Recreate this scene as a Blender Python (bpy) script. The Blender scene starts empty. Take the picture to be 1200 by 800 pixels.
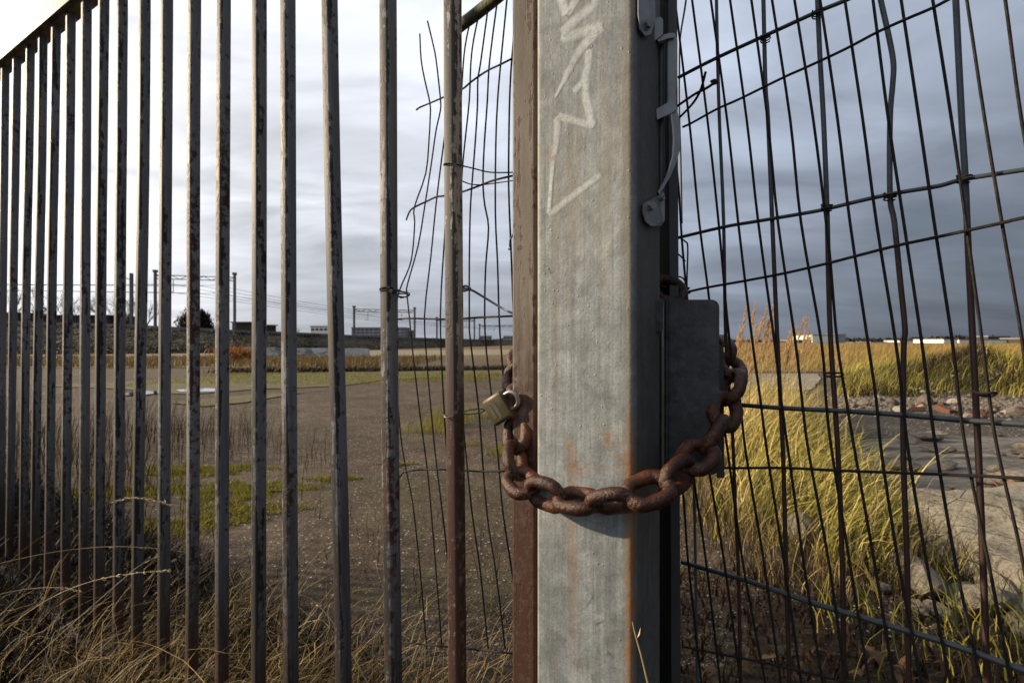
import bpy, math, random
import numpy as np
from mathutils import Vector, Matrix
R = math.radians
random.seed(7); rng = np.random.default_rng(7)
SC = bpy.context.scene
COL = SC.collection

# ------------------------------------------------------------ camera
cam_d = bpy.data.cameras.new('camera'); cam = bpy.data.objects.new('camera', cam_d); COL.objects.link(cam)
cam.location = (0, 0, 1.0); cam.rotation_euler = (R(90), 0, 0)
cam_d.lens = 18.0; cam_d.sensor_width = 36.0; cam_d.clip_start = 0.02; cam_d.clip_end = 8000
cam_d.dof.use_dof = True; cam_d.dof.focus_distance = 0.66; cam_d.dof.aperture_fstop = 11.0
SC.camera = cam

# ------------------------------------------------------------ light
SUN_AZ = R(-80)      # from the view axis, negative = left
SUN_EL = R(19)
sv = Vector((math.sin(SUN_AZ)*math.cos(SUN_EL), math.cos(SUN_AZ)*math.cos(SUN_EL), math.sin(SUN_EL)))
sd = bpy.data.lights.new('sun', 'SUN'); sd.energy = 5.0; sd.angle = R(1.2); sd.color = (1.0, 0.80, 0.56)
so = bpy.data.objects.new('sun', sd); COL.objects.link(so); so.rotation_euler = sv.to_track_quat('Z', 'Y').to_euler()

W = bpy.data.worlds.new('World'); SC.world = W; W.use_nodes = True
nt = W.node_tree; nt.nodes.clear()
def N(nt, t, **k):
    n = nt.nodes.new(t)
    for a, b in k.items():
        if a.startswith('i_'):
            key = a[2:]
            n.inputs[int(key) if key.isdigit() else key.replace('_', ' ')].default_value = b
        else: setattr(n, a, b)
    return n
def L(nt, a, b): nt.links.new(a, b)
def math_(nt, op, a, b=None, c=None, clamp=False):
    n = nt.nodes.new('ShaderNodeMath'); n.operation = op; n.use_clamp = clamp
    for i, v in enumerate((a, b, c)):
        if v is None: continue
        if isinstance(v, (int, float)): n.inputs[i].default_value = v
        else: nt.links.new(v, n.inputs[i])
    return n.outputs[0]
def ramp(nt, fac, stops, interp='LINEAR'):
    n = nt.nodes.new('ShaderNodeValToRGB'); cr = n.color_ramp; cr.interpolation = interp
    while len(cr.elements) < len(stops): cr.elements.new(0.5)
    for e, (p, c) in zip(cr.elements, stops):
        e.position = p
        e.color = (c, c, c, 1) if isinstance(c, (int, float)) else (*c, 1)
    if fac is not None: nt.links.new(fac, n.inputs[0])
    return n.outputs[0]
def mixc(nt, f, a, b, mode='MIX'):
    n = nt.nodes.new('ShaderNodeMix'); n.data_type = 'RGBA'; n.blend_type = mode
    for s, v in ((0, f), (6, a), (7, b)):
        if isinstance(v, (int, float)): n.inputs[s].default_value = v if s == 0 else (v, v, v, 1)
        elif isinstance(v, tuple): n.inputs[s].default_value = (*v, 1)
        else: nt.links.new(v, n.inputs[s])
    return n.outputs[2]
sky = N(nt, 'ShaderNodeTexSky', sky_type='NISHITA', sun_disc=False, sun_elevation=SUN_EL, sun_rotation=SUN_AZ)
tc = N(nt, 'ShaderNodeTexCoord'); sep = N(nt, 'ShaderNodeSeparateXYZ'); L(nt, tc.outputs['Generated'], sep.inputs[0])
dot = N(nt, 'ShaderNodeVectorMath', operation='DOT_PRODUCT'); L(nt, tc.outputs['Generated'], dot.inputs[0]); dot.inputs[1].default_value = sv
d01 = math_(nt, 'MULTIPLY_ADD', dot.outputs['Value'], 0.5, 0.5)
base = ramp(nt, d01, [(0, .12), (.25, .215), (.34, .30), (.43, .395), (.52, .45), (.64, .57), (.76, .73), (.87, .90), (1, 1.0)])
zc = math_(nt, 'MAXIMUM', sep.outputs['Z'], 0.0)
elev = ramp(nt, zc, [(0, .64), (.12, .82), (.3, 1.10), (.5, 1.36), (1, 1.34)])
toward = ramp(nt, d01, [(.74, 0.0), (.92, 1.0)], 'EASE')
fac = mixc(nt, toward, elev, (1.2, 1.2, 1.2))
# clouds: layer projected on a plane overhead
den = math_(nt, 'ADD', zc, 0.16)
cx = math_(nt, 'DIVIDE', sep.outputs['X'], den); cy = math_(nt, 'DIVIDE', sep.outputs['Y'], den)
cv = N(nt, 'ShaderNodeCombineXYZ'); L(nt, cx, cv.inputs[0]); L(nt, cy, cv.inputs[1])
mp = N(nt, 'ShaderNodeMapping'); mp.inputs['Rotation'].default_value = (0, 0, R(25)); mp.inputs['Scale'].default_value = (0.8, 1.5, 1); L(nt, cv.outputs[0], mp.inputs[0])
n1 = N(nt, 'ShaderNodeTexNoise'); n1.inputs['Scale'].default_value = 1.5; n1.inputs['Detail'].default_value = 7; n1.inputs['Roughness'].default_value = .52; n1.inputs['Distortion'].default_value = .5; L(nt, mp.outputs[0], n1.inputs['Vector'])
n2 = N(nt, 'ShaderNodeTexNoise'); n2.inputs['Scale'].default_value = .7; n2.inputs['Detail'].default_value = 3; L(nt, mp.outputs[0], n2.inputs['Vector'])
cl = mixc(nt, ramp(nt, zc, [(0, .15), (.22, 1.0)]), (1.0, 1.0, 1.0), ramp(nt, n1.outputs[0], [(.28, .70), (.42, .90), (.52, 1.05), (.70, 1.38)]))
cl2 = ramp(nt, n2.outputs[0], [(.32, .80), (.68, 1.2)])
tint = ramp(nt, d01, [(0, (.78, .93, 1.20)), (.45, (.82, .94, 1.16)), (.7, (.92, .97, 1.09)), (1, (1.0, .99, .97))])
c = mixc(nt, 1.0, base, fac, 'MULTIPLY'); c = mixc(nt, 1.0, c, cl, 'MULTIPLY'); c = mixc(nt, 1.0, c, cl2, 'MULTIPLY'); c = mixc(nt, 1.0, c, tint, 'MULTIPLY')
b1 = N(nt, 'ShaderNodeBackground'); b1.inputs['Strength'].default_value = .05; L(nt, sky.outputs[0], b1.inputs['Color'])
b2 = N(nt, 'ShaderNodeBackground'); b2.inputs['Strength'].default_value = 0.62; L(nt, c, b2.inputs['Color'])
cover = ramp(nt, n1.outputs[0], [(.30, .86), (.45, .99)])
mx = N(nt, 'ShaderNodeMixShader'); L(nt, cover, mx.inputs[0]); L(nt, b1.outputs[0], mx.inputs[1]); L(nt, b2.outputs[0], mx.inputs[2])
wo = N(nt, 'ShaderNodeOutputWorld'); L(nt, mx.outputs[0], wo.inputs[0])
SC.view_settings.view_transform = 'Standard'; SC.view_settings.look = 'None'; SC.view_settings.exposure = 0.80; SC.view_settings.gamma = 1.0

# ------------------------------------------------------------ helpers
def P(px, py, Y): return Vector(((px-600)/600*Y, Y, 1+(400-py)/600*Y))
def G(px, py, z=0.0):
    Y = 600*(1-z)/(py-400); return Vector(((px-600)/600*Y, Y, z))
def tag(o, label=None, cat=None, group=None, kind=None):
    for k, v in (('label', label), ('category', cat), ('group', group), ('kind', kind)):
        if v: o[k] = v
    return o
def thing(name, label, cat, loc=(0, 0, 0), rz=0.0, group=None):
    o = bpy.data.objects.new(name, None); COL.objects.link(o); o.location = loc; o.rotation_euler = (0, 0, rz)
    o.empty_display_size = .1
    return tag(o, label, cat, group)
def wmat(o):
    M = Matrix.Translation(o.location) @ o.rotation_euler.to_matrix().to_4x4()
    return (wmat(o.parent) @ M) if o.parent else M
class MB:
    def __init__(s): s.v = []; s.f = []
    def add(s, vs, fs):
        b = len(s.v); s.v += [tuple(v) for v in vs]; s.f += [tuple(i+b for i in f) for f in fs]
    def box(s, x0, y0, z0, x1, y1, z1):
        s.add([(x0,y0,z0),(x1,y0,z0),(x1,y1,z0),(x0,y1,z0),(x0,y0,z1),(x1,y0,z1),(x1,y1,z1),(x0,y1,z1)],
              [(0,3,2,1),(4,5,6,7),(0,1,5,4),(1,2,6,5),(2,3,7,6),(3,0,4,7)])
    def prism(s, pts, z0, z1):            # pts (x,y) CCW; z0/z1 may be callables of (x,y)
        n = len(pts); a = z0 if callable(z0) else (lambda p: z0); b = z1 if callable(z1) else (lambda p: z1)
        s.add([(p[0], p[1], a(p)) for p in pts] + [(p[0], p[1], b(p)) for p in pts],
              [tuple(reversed(range(n))), tuple(range(n, 2*n))] + [(i, (i+1) % n, n+(i+1) % n, n+i) for i in range(n)])
    def extr(s, front, off):
        n = len(front); off = Vector(off)
        s.add(list(front) + [Vector(p)+off for p in front], [tuple(range(n)), tuple(reversed(range(n, 2*n)))] + [(i, n+i, n+(i+1) % n, (i+1) % n) for i in range(n)])
    def tube(s, pts, r, sides=6, caps=True):
        pts = [Vector(p) for p in pts]; n = len(pts)
        rr = r if isinstance(r, (list, tuple)) else [r]*n
        up = None; rings = []
        for i in range(n):
            t = (pts[min(i+1, n-1)] - pts[max(i-1, 0)]).normalized()
            if up is None:
                up = t.orthogonal().normalized()
            else:
                up = (up - t*up.dot(t)).normalized()
            bi = t.cross(up)
            rings.append([pts[i] + (up*math.cos(a)+bi*math.sin(a))*rr[i] for a in [2*math.pi*k/sides for k in range(sides)]])
        vs = [p for g in rings for p in g]; fs = []
        for i in range(n-1):
            for k in range(sides):
                a = i*sides+k; b = i*sides+(k+1) % sides
                fs.append((a, b, b+sides, a+sides))
        if caps: fs.append(tuple(reversed(range(sides)))); fs.append(tuple((n-1)*sides+k for k in range(sides)))
        s.add(vs, fs)
    def build(s, name, mat, parent=None, world=True, smooth=False, loc=None, rz=0.0):
        m = bpy.data.meshes.new(name); M = None
        if parent is not None and world: M = wmat(parent).inverted()
        if loc is not None and parent is None and world: M = (Matrix.Translation(loc) @ Matrix.Rotation(rz, 4, 'Z')).inverted()
        vs = [tuple(M @ Vector(v)) for v in s.v] if M is not None else s.v
        m.from_pydata(vs, [], s.f); m.update()
        if smooth:
            m.shade_smooth()
            if smooth != 'all': m.set_sharp_from_angle(angle=R(50))
        o = bpy.data.objects.new(name, m); COL.objects.link(o)
        if mat: m.materials.append(mat)
        if parent is not None: o.parent = parent
        if loc is not None: o.location = loc; o.rotation_euler = (0, 0, rz)
        return o
def smooth_path(pts, sub=4):
    pts = [Vector(p) for p in pts]; out = []
    for i in range(len(pts)-1):
        p0 = pts[max(i-1, 0)]; p1 = pts[i]; p2 = pts[i+1]; p3 = pts[min(i+2, len(pts)-1)]
        for k in range(sub):
            t = k/sub
            out.append(0.5*((2*p1)+(p2-p0)*t+(2*p0-5*p1+4*p2-p3)*t*t+(3*p1-p0-3*p2+p3)*t**3))
    out.append(pts[-1]); return out
def rounded(x0, y0, x1, y1, r, n=4, corners=(1, 1, 1, 1)):
    out = []
    for (cx_, cy_, a0, on) in ((x1-r, y0+r, -90, corners[0]), (x1-r, y1-r, 0, corners[1]), (x0+r, y1-r, 90, corners[2]), (x0+r, y0+r, 180, corners[3])):
        if on: out += [(cx_+r*math.cos(R(a0+90*k/n)), cy_+r*math.sin(R(a0+90*k/n))) for k in range(n+1)]
        else:
            a = R(a0+45); out.append((cx_+math.copysign(r, math.cos(a)), cy_+math.copysign(r, math.sin(a))))
    return out
def supported(ring, d=.0008):      # extra points beside the corners keep wide flat faces flat when smoothed
    out = []; n = len(ring)
    for i in range(n):
        a = Vector(ring[i]); b_ = Vector(ring[(i+1) % n]); out.append(tuple(a))
        if (b_-a).length > .012: u = (b_-a).normalized()*d; out += [tuple(a+u), tuple(b_-u)]
    return out

# ------------------------------------------------------------ materials
def M_new(name):
    m = bpy.data.materials.new(name); m.use_nodes = True; t = m.node_tree; t.nodes.clear()
    b = N(t, 'ShaderNodeBsdfPrincipled'); o = N(t, 'ShaderNodeOutputMaterial'); L(t, b.outputs[0], o.inputs[0])
    return m, t, b
def coords(t, scale=(1, 1, 1), src='Object', loc=(0, 0, 0)):
    tc = N(t, 'ShaderNodeTexCoord'); mp = N(t, 'ShaderNodeMapping'); mp.inputs['Scale'].default_value = scale; mp.inputs['Location'].default_value = loc
    if src == 'World':
        g = N(t, 'ShaderNodeNewGeometry'); L(t, g.outputs['Position'], mp.inputs[0])
    else: L(t, tc.outputs[src], mp.inputs[0])
    return mp.outputs[0]
def noise(t, vec, scale, detail=4, rough=.55, dist=0.0):
    n = N(t, 'ShaderNodeTexNoise'); n.inputs['Scale'].default_value = scale; n.inputs['Detail'].default_value = detail
    n.inputs['Roughness'].default_value = rough; n.inputs['Distortion'].default_value = dist; L(t, vec, n.inputs['Vector']); return n.outputs[0]
def voro(t, vec, scale, feature='F1', out='Distance', rnd=1.0):
    n = N(t, 'ShaderNodeTexVoronoi', feature=feature); n.inputs['Scale'].default_value = scale; n.inputs['Randomness'].default_value = rnd; L(t, vec, n.inputs['Vector']); return n.outputs[out]
def bump(t, b, h, strength=.3, dist=.01):
    n = N(t, 'ShaderNodeBump'); n.inputs['Strength'].default_value = strength; n.inputs['Distance'].default_value = dist
    L(t, h, n.inputs['Height']); L(t, n.outputs[0], b.inputs['Normal'])
def setc(b, c): 
    b.inputs['Base Color'].default_value = (*c, 1)

def m_simple(name, c1, c2, scale=8, rough=.8, metal=0.0, bs=.3, bd=.01, stretch=(1, 1, 1), src='Object', detail=5):
    m, t, b = M_new(name); v = coords(t, stretch, src); n = noise(t, v, scale, detail)
    L(t, mixc(t, ramp(t, n, [(.3, 0), (.7, 1.0)]), c1, c2), b.inputs['Base Color'])
    b.inputs['Roughness'].default_value = rough; b.inputs['Metallic'].default_value = metal; b.inputs['Specular IOR Level'].default_value = .5 if metal > 0 else .2
    n2 = noise(t, v, scale*4, 4); bump(t, b, n2, bs, bd); return m

# post: weathered galvanised steel.  local x across face 0..POSTW, z up
POSTW = .1344
def m_post():
    m, t, b = M_new('galvanised_post'); v = coords(t); sp = N(t, 'ShaderNodeSeparateXYZ'); L(t, v, sp.inputs[0])
    x, z, y = sp.outputs[0], sp.outputs[2], sp.outputs[1]
    vc = N(t, 'ShaderNodeTexVoronoi'); vc.inputs['Scale'].default_value = 60; L(t, v, vc.inputs['Vector'])
    spg = ramp(t, vc.outputs['Color'], [(0, .88), (1, 1.12)])
    drag = noise(t, coords(t, (260, 260, 5)), 1.0, 4, .6); blot = noise(t, v, 32, 6, .7, .6)
    big = noise(t, v, 11, 6, .6); fine = noise(t, v, 300, 4, .7); st = noise(t, coords(t, (60, 60, 3)), 1.0, 5, .6)
    col = mixc(t, ramp(t, big, [(.3, 0), (.7, 1)]), (.165, .19, .20), (.275, .30, .305))
    col = mixc(t, 1.0, col, spg, 'MULTIPLY'); col = mixc(t, 1.0, col, ramp(t, fine, [(.3, .74), (.7, 1.24)]), 'MULTIPLY')
    col = mixc(t, 1.0, col, ramp(t, st, [(.3, .70), (.6, 1.10)]), 'MULTIPLY')
    col = mixc(t, 1.0, col, ramp(t, drag, [(.32, .80), (.66, 1.16)]), 'MULTIPLY'); col = mixc(t, 1.0, col, ramp(t, blot, [(.36, .72), (.52, 1.0), (.68, 1.22)]), 'MULTIPLY')
    tan_ = math_(t, 'MULTIPLY', ramp(t, noise(t, coords(t, (22, 22, 2.2)), 1.0, 6, .6), [(.54, 0), (.68, 1)]), .45); col = mixc(t, tan_, col, (.21, .175, .115))
    sc_ = ramp(t, voro(t, coords(t, (70, 70, 6), loc=(3, 1, 2)), 1.0, 'DISTANCE_TO_EDGE'), [(.0, 1), (.014, 0)]); sc_ = math_(t, 'MULTIPLY', sc_, ramp(t, noise(t, v, 18, 3), [(.54, 0), (.62, .8)])); col = mixc(t, sc_, col, (.06, .06, .055))
    # greenish algae film low down and near the edges
    alg = math_(t, 'MULTIPLY', ramp(t, noise(t, v, 24, 5, .6), [(.52, 0), (.75, 1)]), .22)
    col = mixc(t, alg, col, (.15, .15, .09))
    # grime band beside the right corner
    e = ramp(t, math_(t, 'MAXIMUM', math_(t, 'ABSOLUTE', math_(t, 'SUBTRACT', x, POSTW-.006)), math_(t, 'MULTIPLY', y, .8)), [(0.003, 1.0), (.010, 0.0)])
    e = math_(t, 'MULTIPLY', e, ramp(t, st, [(.25, .6), (.6, 1.0)]))
    front = ramp(t, y, [(.003, 1), (.02, .5)])
    col = mixc(t, math_(t, 'MULTIPLY', math_(t, 'MULTIPLY', e, .62), front), col, (.15, .115, .075))
    side_shade = N(t, 'ShaderNodeMapRange'); side_shade.inputs[1].default_value = .006; side_shade.inputs[2].default_value = .012; L(t, y, side_shade.inputs[0])
    col = mixc(t, math_(t, 'MULTIPLY', side_shade.outputs[0], .72), col, (.075, .064, .05))  # side faces darkened in the colour to stand in for their shade
    # rust weeping from below the chain contact
    low = ramp(t, z, [(.45, .75), (.80, 1.0), (.86, 1.0), (.93, 0.0)]); wob = math_(t, 'MULTIPLY_ADD', noise(t, coords(t, (1, 1, 2.5)), 9, 3), .016, -.008)
    xr = math_(t, 'ADD', x, wob)
    r1 = ramp(t, math_(t, 'MAXIMUM', math_(t, 'ABSOLUTE', math_(t, 'SUBTRACT', xr, POSTW-.004)), y), [(0.0030, 1.0), (.0075, 0.0)])
    r2 = math_(t, 'MULTIPLY', ramp(t, math_(t, 'ABSOLUTE', math_(t, 'SUBTRACT', xr, .053)), [(0.002, 1.0), (.011, 0.0)]), .42)
    r2 = math_(t, 'MULTIPLY', r2, ramp(t, z, [(.55, 0), (.72, 1.0), (.845, 1), (.87, 0.0)]))
    rm = math_(t, 'MAXIMUM', math_(t, 'MULTIPLY', r1, low), r2, clamp=True)
    # spots
    def spot(cx_, cz_, rx, rz_, amt):
        a = math_(t, 'DIVIDE', math_(t, 'SUBTRACT', xr, cx_), rx); c_ = math_(t, 'DIVIDE', math_(t, 'SUBTRACT', z, cz_), rz_)
        d = math_(t, 'SQRT', math_(t, 'ADD', math_(t, 'MULTIPLY', a, a), math_(t, 'MULTIPLY', c_, c_)))
        return math_(t, 'MULTIPLY', ramp(t, d, [(.3, 1), (1.0, 0)]), amt)
    brk = ramp(t, noise(t, v, 140, 4, .7), [(.42, 0), (.58, 1)])
    s = spot(.098, .882, .010, .016, .8)
    for a in ((.060, .842, .022, .012, .9), (.095, .846, .022, .006, .5), (.052, .865, .012, .02, .7), (.12, .86, .015, .03, .6), (.02, 1.24, .014, .02, .35), (.106, .885, .008, .02, .5)): s = math_(t, 'MAXIMUM', s, spot(*a))
    rm = math_(t, 'MAXIMUM', math_(t, 'MULTIPLY', rm, ramp(t, noise(t, coords(t, (1, 1, .25)), 160, 4), [(.3, .55), (.6, 1)])), math_(t, 'MULTIPLY', s, brk))
    col = mixc(t, rm, col, mixc(t, noise(t, v, 90, 3), (.16, .065, .018), (.34, .16, .045)))
    # sunlit bright line painted into the left corner colour
    le = ramp(t, x, [(.0, 1), (.004, 0)]); col = mixc(t, math_(t, 'MULTIPLY', le, .5), col, (.6, .5, .36))
    # dark scratches and pits
    pits = ramp(t, voro(t, v, 130), [(.06, 1), (.1, 0)]); pm = math_(t, 'MULTIPLY', pits, ramp(t, noise(t, v, 25, 2), [(.55, 0), (.62, 1)]))
    col = mixc(t, math_(t, 'MULTIPLY', pm, .7), col, (.07, .07, .06))
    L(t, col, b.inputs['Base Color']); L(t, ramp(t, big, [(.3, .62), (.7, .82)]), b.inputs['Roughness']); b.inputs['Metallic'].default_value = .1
    drop = math_(t, 'MULTIPLY', ramp(t, voro(t, v, 75), [(.05, 1), (.13, 0)]), ramp(t, noise(t, v, 9, 2), [(.46, 0), (.54, 1)]))
    fine = math_(t, 'ADD', fine, math_(t, 'ADD', math_(t, 'MULTIPLY', drop, 2.2), math_(t, 'MULTIPLY', blot, 1.2)))
    h = math_(t, 'ADD', math_(t, 'MULTIPLY', fine, .5), math_(t, 'ADD', math_(t, 'MULTIPLY', noise(t, v, 60, 5), 1.6), math_(t, 'MULTIPLY', pm, -1.5)))
    bump(t, b, h, .45, .0013); return m
def m_painted(name, base_a, base_b, dark, rust, dx=0.0, rustz=None, dirt=.5, foot_rust=0.0):
    m, t, b = M_new(name); v = coords(t, (1, 1, 1)); oi = N(t, 'ShaderNodeObjectInfo')
    add = N(t, 'ShaderNodeVectorMath', operation='ADD'); sc = N(t, 'ShaderNodeVectorMath', operation='SCALE'); cmb = N(t, 'ShaderNodeCombineXYZ')
    for i in range(3): L(t, oi.outputs['Random'], cmb.inputs[i])
    L(t, cmb.outputs[0], sc.inputs[0]); sc.inputs['Scale'].default_value = 37.0; L(t, v, add.inputs[0]); L(t, sc.outputs[0], add.inputs[1]); w = add.outputs[0]
    def mapped(s):
        mp = N(t, 'ShaderNodeMapping'); mp.inputs['Scale'].default_value = s; L(t, w, mp.inputs[0]); return mp.outputs[0]
    a = noise(t, mapped((70, 70, 5)), 1.0, 6, .65); c_ = noise(t, w, 70, 6, .65); big = noise(t, mapped((8, 8, 3)), 1.0, 4)
    sp = N(t, 'ShaderNodeSeparateXYZ'); L(t, v, sp.inputs[0])
    col = mixc(t, ramp(t, big, [(.3, 0), (.7, 1)]), base_a, base_b)
    col = mixc(t, 1.0, col, ramp(t, a, [(.3, .75), (.7, 1.15)]), 'MULTIPLY')
    # weathered front face: paint gone in long streaks
    fr = ramp(t, math_(t, 'ADD', sp.outputs[1], .5), [(.4895, 1.0), (.4935, 0.0)])
    vr = math_(t, 'MULTIPLY', math_(t, 'SUBTRACT', oi.outputs['Random'], .5), .10); a = math_(t, 'ADD', a, vr); big = math_(t, 'ADD', big, math_(t, 'MULTIPLY', vr, -.9))
    k = math_(t, 'ADD', math_(t, 'MULTIPLY', fr, .17), math_(t, 'ADD', a, math_(t, 'MULTIPLY', math_(t, 'SUBTRACT', c_, .5), .5)))
    pk = ramp(t, k, [(.58+dx, 0), (.63+dx, 1)]); col = mixc(t, math_(t, 'MULTIPLY', pk, .95), col, dark)
    foot_shade = N(t, 'ShaderNodeMapRange'); foot_shade.inputs[1].default_value = .85; foot_shade.inputs[2].default_value = .25; L(t, math_(t, 'ADD', sp.outputs[2], math_(t, 'MULTIPLY', math_(t, 'SUBTRACT', a, .5), .8)), foot_shade.inputs[0])  # lower part darkened in the colour to stand in for shade near the ground
    col = mixc(t, math_(t, 'MULTIPLY', foot_shade.outputs[0], .8), col, (.032, .027, .022))
    speck = ramp(t, voro(t, mapped((1, 1, .5)), 90), [(.08, 1), (.13, 0)]); speck = math_(t, 'MULTIPLY', speck, ramp(t, noise(t, w, 12, 2), [(.5, 0), (.6, 1)]))
    col = mixc(t, math_(t, 'MULTIPLY', speck, dirt+.3, clamp=True), col, (.03, .02, .015))
    rn = ramp(t, math_(t, 'ADD', big, math_(t, 'MULTIPLY', math_(t, 'SUBTRACT', c_, .5), .8)), [(.62, 0), (.72, 1)])
    if rustz is not None:
        mr_ = N(t, 'ShaderNodeMapRange'); mr_.inputs[1].default_value = rustz+.10; mr_.inputs[2].default_value = rustz-.12; L(t, math_(t, 'ADD', sp.outputs[2], math_(t, 'MULTIPLY', math_(t, 'SUBTRACT', a, .5), .5)), mr_.inputs[0]); rz_ = mr_.outputs[0]; rn = math_(t, 'MAXIMUM', rn, math_(t, 'MULTIPLY', rz_, ramp(t, c_, [(.35, .55), (.5, 1)])))
    col = mixc(t, rn, col, mixc(t, c_, rust, tuple(x*1.8 for x in rust)))
    L(t, col, b.inputs['Base Color']); b.inputs['Roughness'].default_value = .6; b.inputs['Specular IOR Level'].default_value = .25
    bump(t, b, math_(t, 'SUBTRACT', math_(t, 'MULTIPLY', c_, .6), math_(t, 'ADD', pk, rn)), .45, .0015); return m
def m_rust(name, c1, c2, c3, rough=.62, bd=.002, sc=1.0):
    m, t, b = M_new(name); v = coords(t); n = noise(t, v, 60*sc, 6, .65); n2 = noise(t, v, 300*sc, 5, .65); n3 = noise(t, v, 18*sc, 3)
    col = mixc(t, ramp(t, n, [(.35, 0), (.65, 1)]), c1, c2); col = mixc(t, ramp(t, n3, [(.55, 0), (.7, 1)]), col, c3)
    col = mixc(t, 1.0, col, ramp(t, n2, [(.3, .7), (.7, 1.3)]), 'MULTIPLY')
    if name == 'chain_rust':
        sx = N(t, 'ShaderNodeSeparateXYZ'); L(t, v, sx.inputs[0]); wr = math_(t, 'MULTIPLY', ramp(t, math_(t, 'ABSOLUTE', sx.outputs[0]), [(.018, 0), (.026, 1)]), ramp(t, n2, [(.45, 0), (.6, 1)])); col = mixc(t, math_(t, 'MULTIPLY', wr, .5), col, (.16, .085, .05))
    L(t, col, b.inputs['Base Color']); L(t, ramp(t, n, [(.3, rough-.18), (.7, rough+.15)]), b.inputs['Roughness']); b.inputs['Metallic'].default_value = 0.0; b.inputs['Specular IOR Level'].default_value = .3
    bump(t, b, math_(t, 'ADD', n2, math_(t, 'MULTIPLY', n, 1.5)), .5, bd); return m
def m_grass(name, cols, rough=.55, trans=.35):
    m, t, b = M_new(name); at = N(t, 'ShaderNodeAttribute', attribute_name='rnd')
    n = len(cols); c_ = ramp(t, at.outputs['Fac'], [(i/(n-1), k) for i, k in enumerate(cols)])
    L(t, c_, b.inputs['Base Color']); b.inputs['Roughness'].default_value = rough; b.inputs['Specular IOR Level'].default_value = .12
    tr = N(t, 'ShaderNodeBsdfTranslucent'); L(t, c_, tr.inputs[0]); mx = N(t, 'ShaderNodeMixShader'); mx.inputs[0].default_value = trans
    L(t, b.outputs[0], mx.inputs[1]); L(t, tr.outputs[0], mx.inputs[2]); o = [x for x in t.nodes if x.type == 'OUTPUT_MATERIAL'][0]; L(t, mx.outputs[0], o.inputs[0]); return m
def m_ground():
    m, t, b = M_new('ground_gravel'); v = coords(t, src='World'); sp = N(t, 'ShaderNodeSeparateXYZ'); L(t, v, sp.inputs[0])
    a = noise(t, v, .9, 6, .6); f = noise(t, v, 38, 6, .7); g = noise(t, v, 180, 3, .7)
    col = mixc(t, ramp(t, a, [(.35, 0), (.65, 1)]), (.085, .060, .038), (.15, .112, .075))
    col = mixc(t, 1.0, col, ramp(t, f, [(.3, .40), (.7, 1.6)]), 'MULTIPLY'); col = mixc(t, 1.0, col, ramp(t, g, [(.3, .45), (.7, 1.55)]), 'MULTIPLY'); col = mixc(t, 1.0, col, ramp(t, noise(t, v, 4.5, 6, .7), [(.35, .62), (.65, 1.3)]), 'MULTIPLY')
    vo = N(t, 'ShaderNodeTexVoronoi'); vo.inputs['Scale'].default_value = 62; L(t, v, vo.inputs['Vector'])
    pick = ramp(t, vo.outputs['Color'], [(.74, 0), (.80, 1)]); dd = ramp(t, vo.outputs['Distance'], [(.26, 1), (.40, 0)])
    col = mixc(t, math_(t, 'MULTIPLY', pick, dd), col, (.80, .72, .60))
    vo2 = N(t, 'ShaderNodeTexVoronoi'); vo2.inputs['Scale'].default_value = 24; L(t, v, vo2.inputs['Vector'])
    col = mixc(t, math_(t, 'MULTIPLY', ramp(t, vo2.outputs['Color'], [(.86, 0), (.9, 1)]), ramp(t, vo2.outputs['Distance'], [(.15, .8), (.3, 0)])), col, (.30, .27, .22))
    # soil with litter close to the fences, darkened further in place of foreground shade
    soil = ramp(t, math_(t, 'ADD', sp.outputs[1], math_(t, 'MULTIPLY', math_(t, 'SUBTRACT', noise(t, v, 2.2, 5), .5), 1.6)), [(0, 1), (1, 1)])
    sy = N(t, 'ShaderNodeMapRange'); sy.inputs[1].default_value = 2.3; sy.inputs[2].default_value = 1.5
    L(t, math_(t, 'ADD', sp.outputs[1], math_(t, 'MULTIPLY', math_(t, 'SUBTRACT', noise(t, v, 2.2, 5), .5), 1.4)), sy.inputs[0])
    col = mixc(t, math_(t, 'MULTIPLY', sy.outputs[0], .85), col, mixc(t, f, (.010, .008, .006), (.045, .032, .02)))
    # dry yellowed growth creeping over the far ground
    far = N(t, 'ShaderNodeMapRange'); far.inputs[1].default_value = 16; far.inputs[2].default_value = 40; L(t, sp.outputs[1], far.inputs[0])
    fm = math_(t, 'MULTIPLY', far.outputs[0], ramp(t, noise(t, coords(t, (.05, .2, 1), 'World'), 1, 5), [(.35, .5), (.55, 1)]))
    col = mixc(t, fm, col, mixc(t, noise(t, v, .35, 5), (.16, .11, .045), (.24, .17, .07)))
    # faint green film
    gm = math_(t, 'MULTIPLY', ramp(t, noise(t, coords(t, (.35, .8, 1), 'World', (3, 1, 0)), 1.2, 6, .6), [(.54, 0), (.66, 1)]), .35)
    col = mixc(t, gm, col, (.10, .105, .03))
    L(t, col, b.inputs['Base Color']); b.inputs['Roughness'].default_value = .85; b.inputs['Specular IOR Level'].default_value = .15
    h = math_(t, 'ADD', math_(t, 'MULTIPLY', f, 1.0), math_(t, 'ADD', math_(t, 'MULTIPLY', g, .35), math_(t, 'MULTIPLY', math_(t, 'MULTIPLY', pick, dd), .5)))
    bump(t, b, h, 1.0, .022); return m

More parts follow.
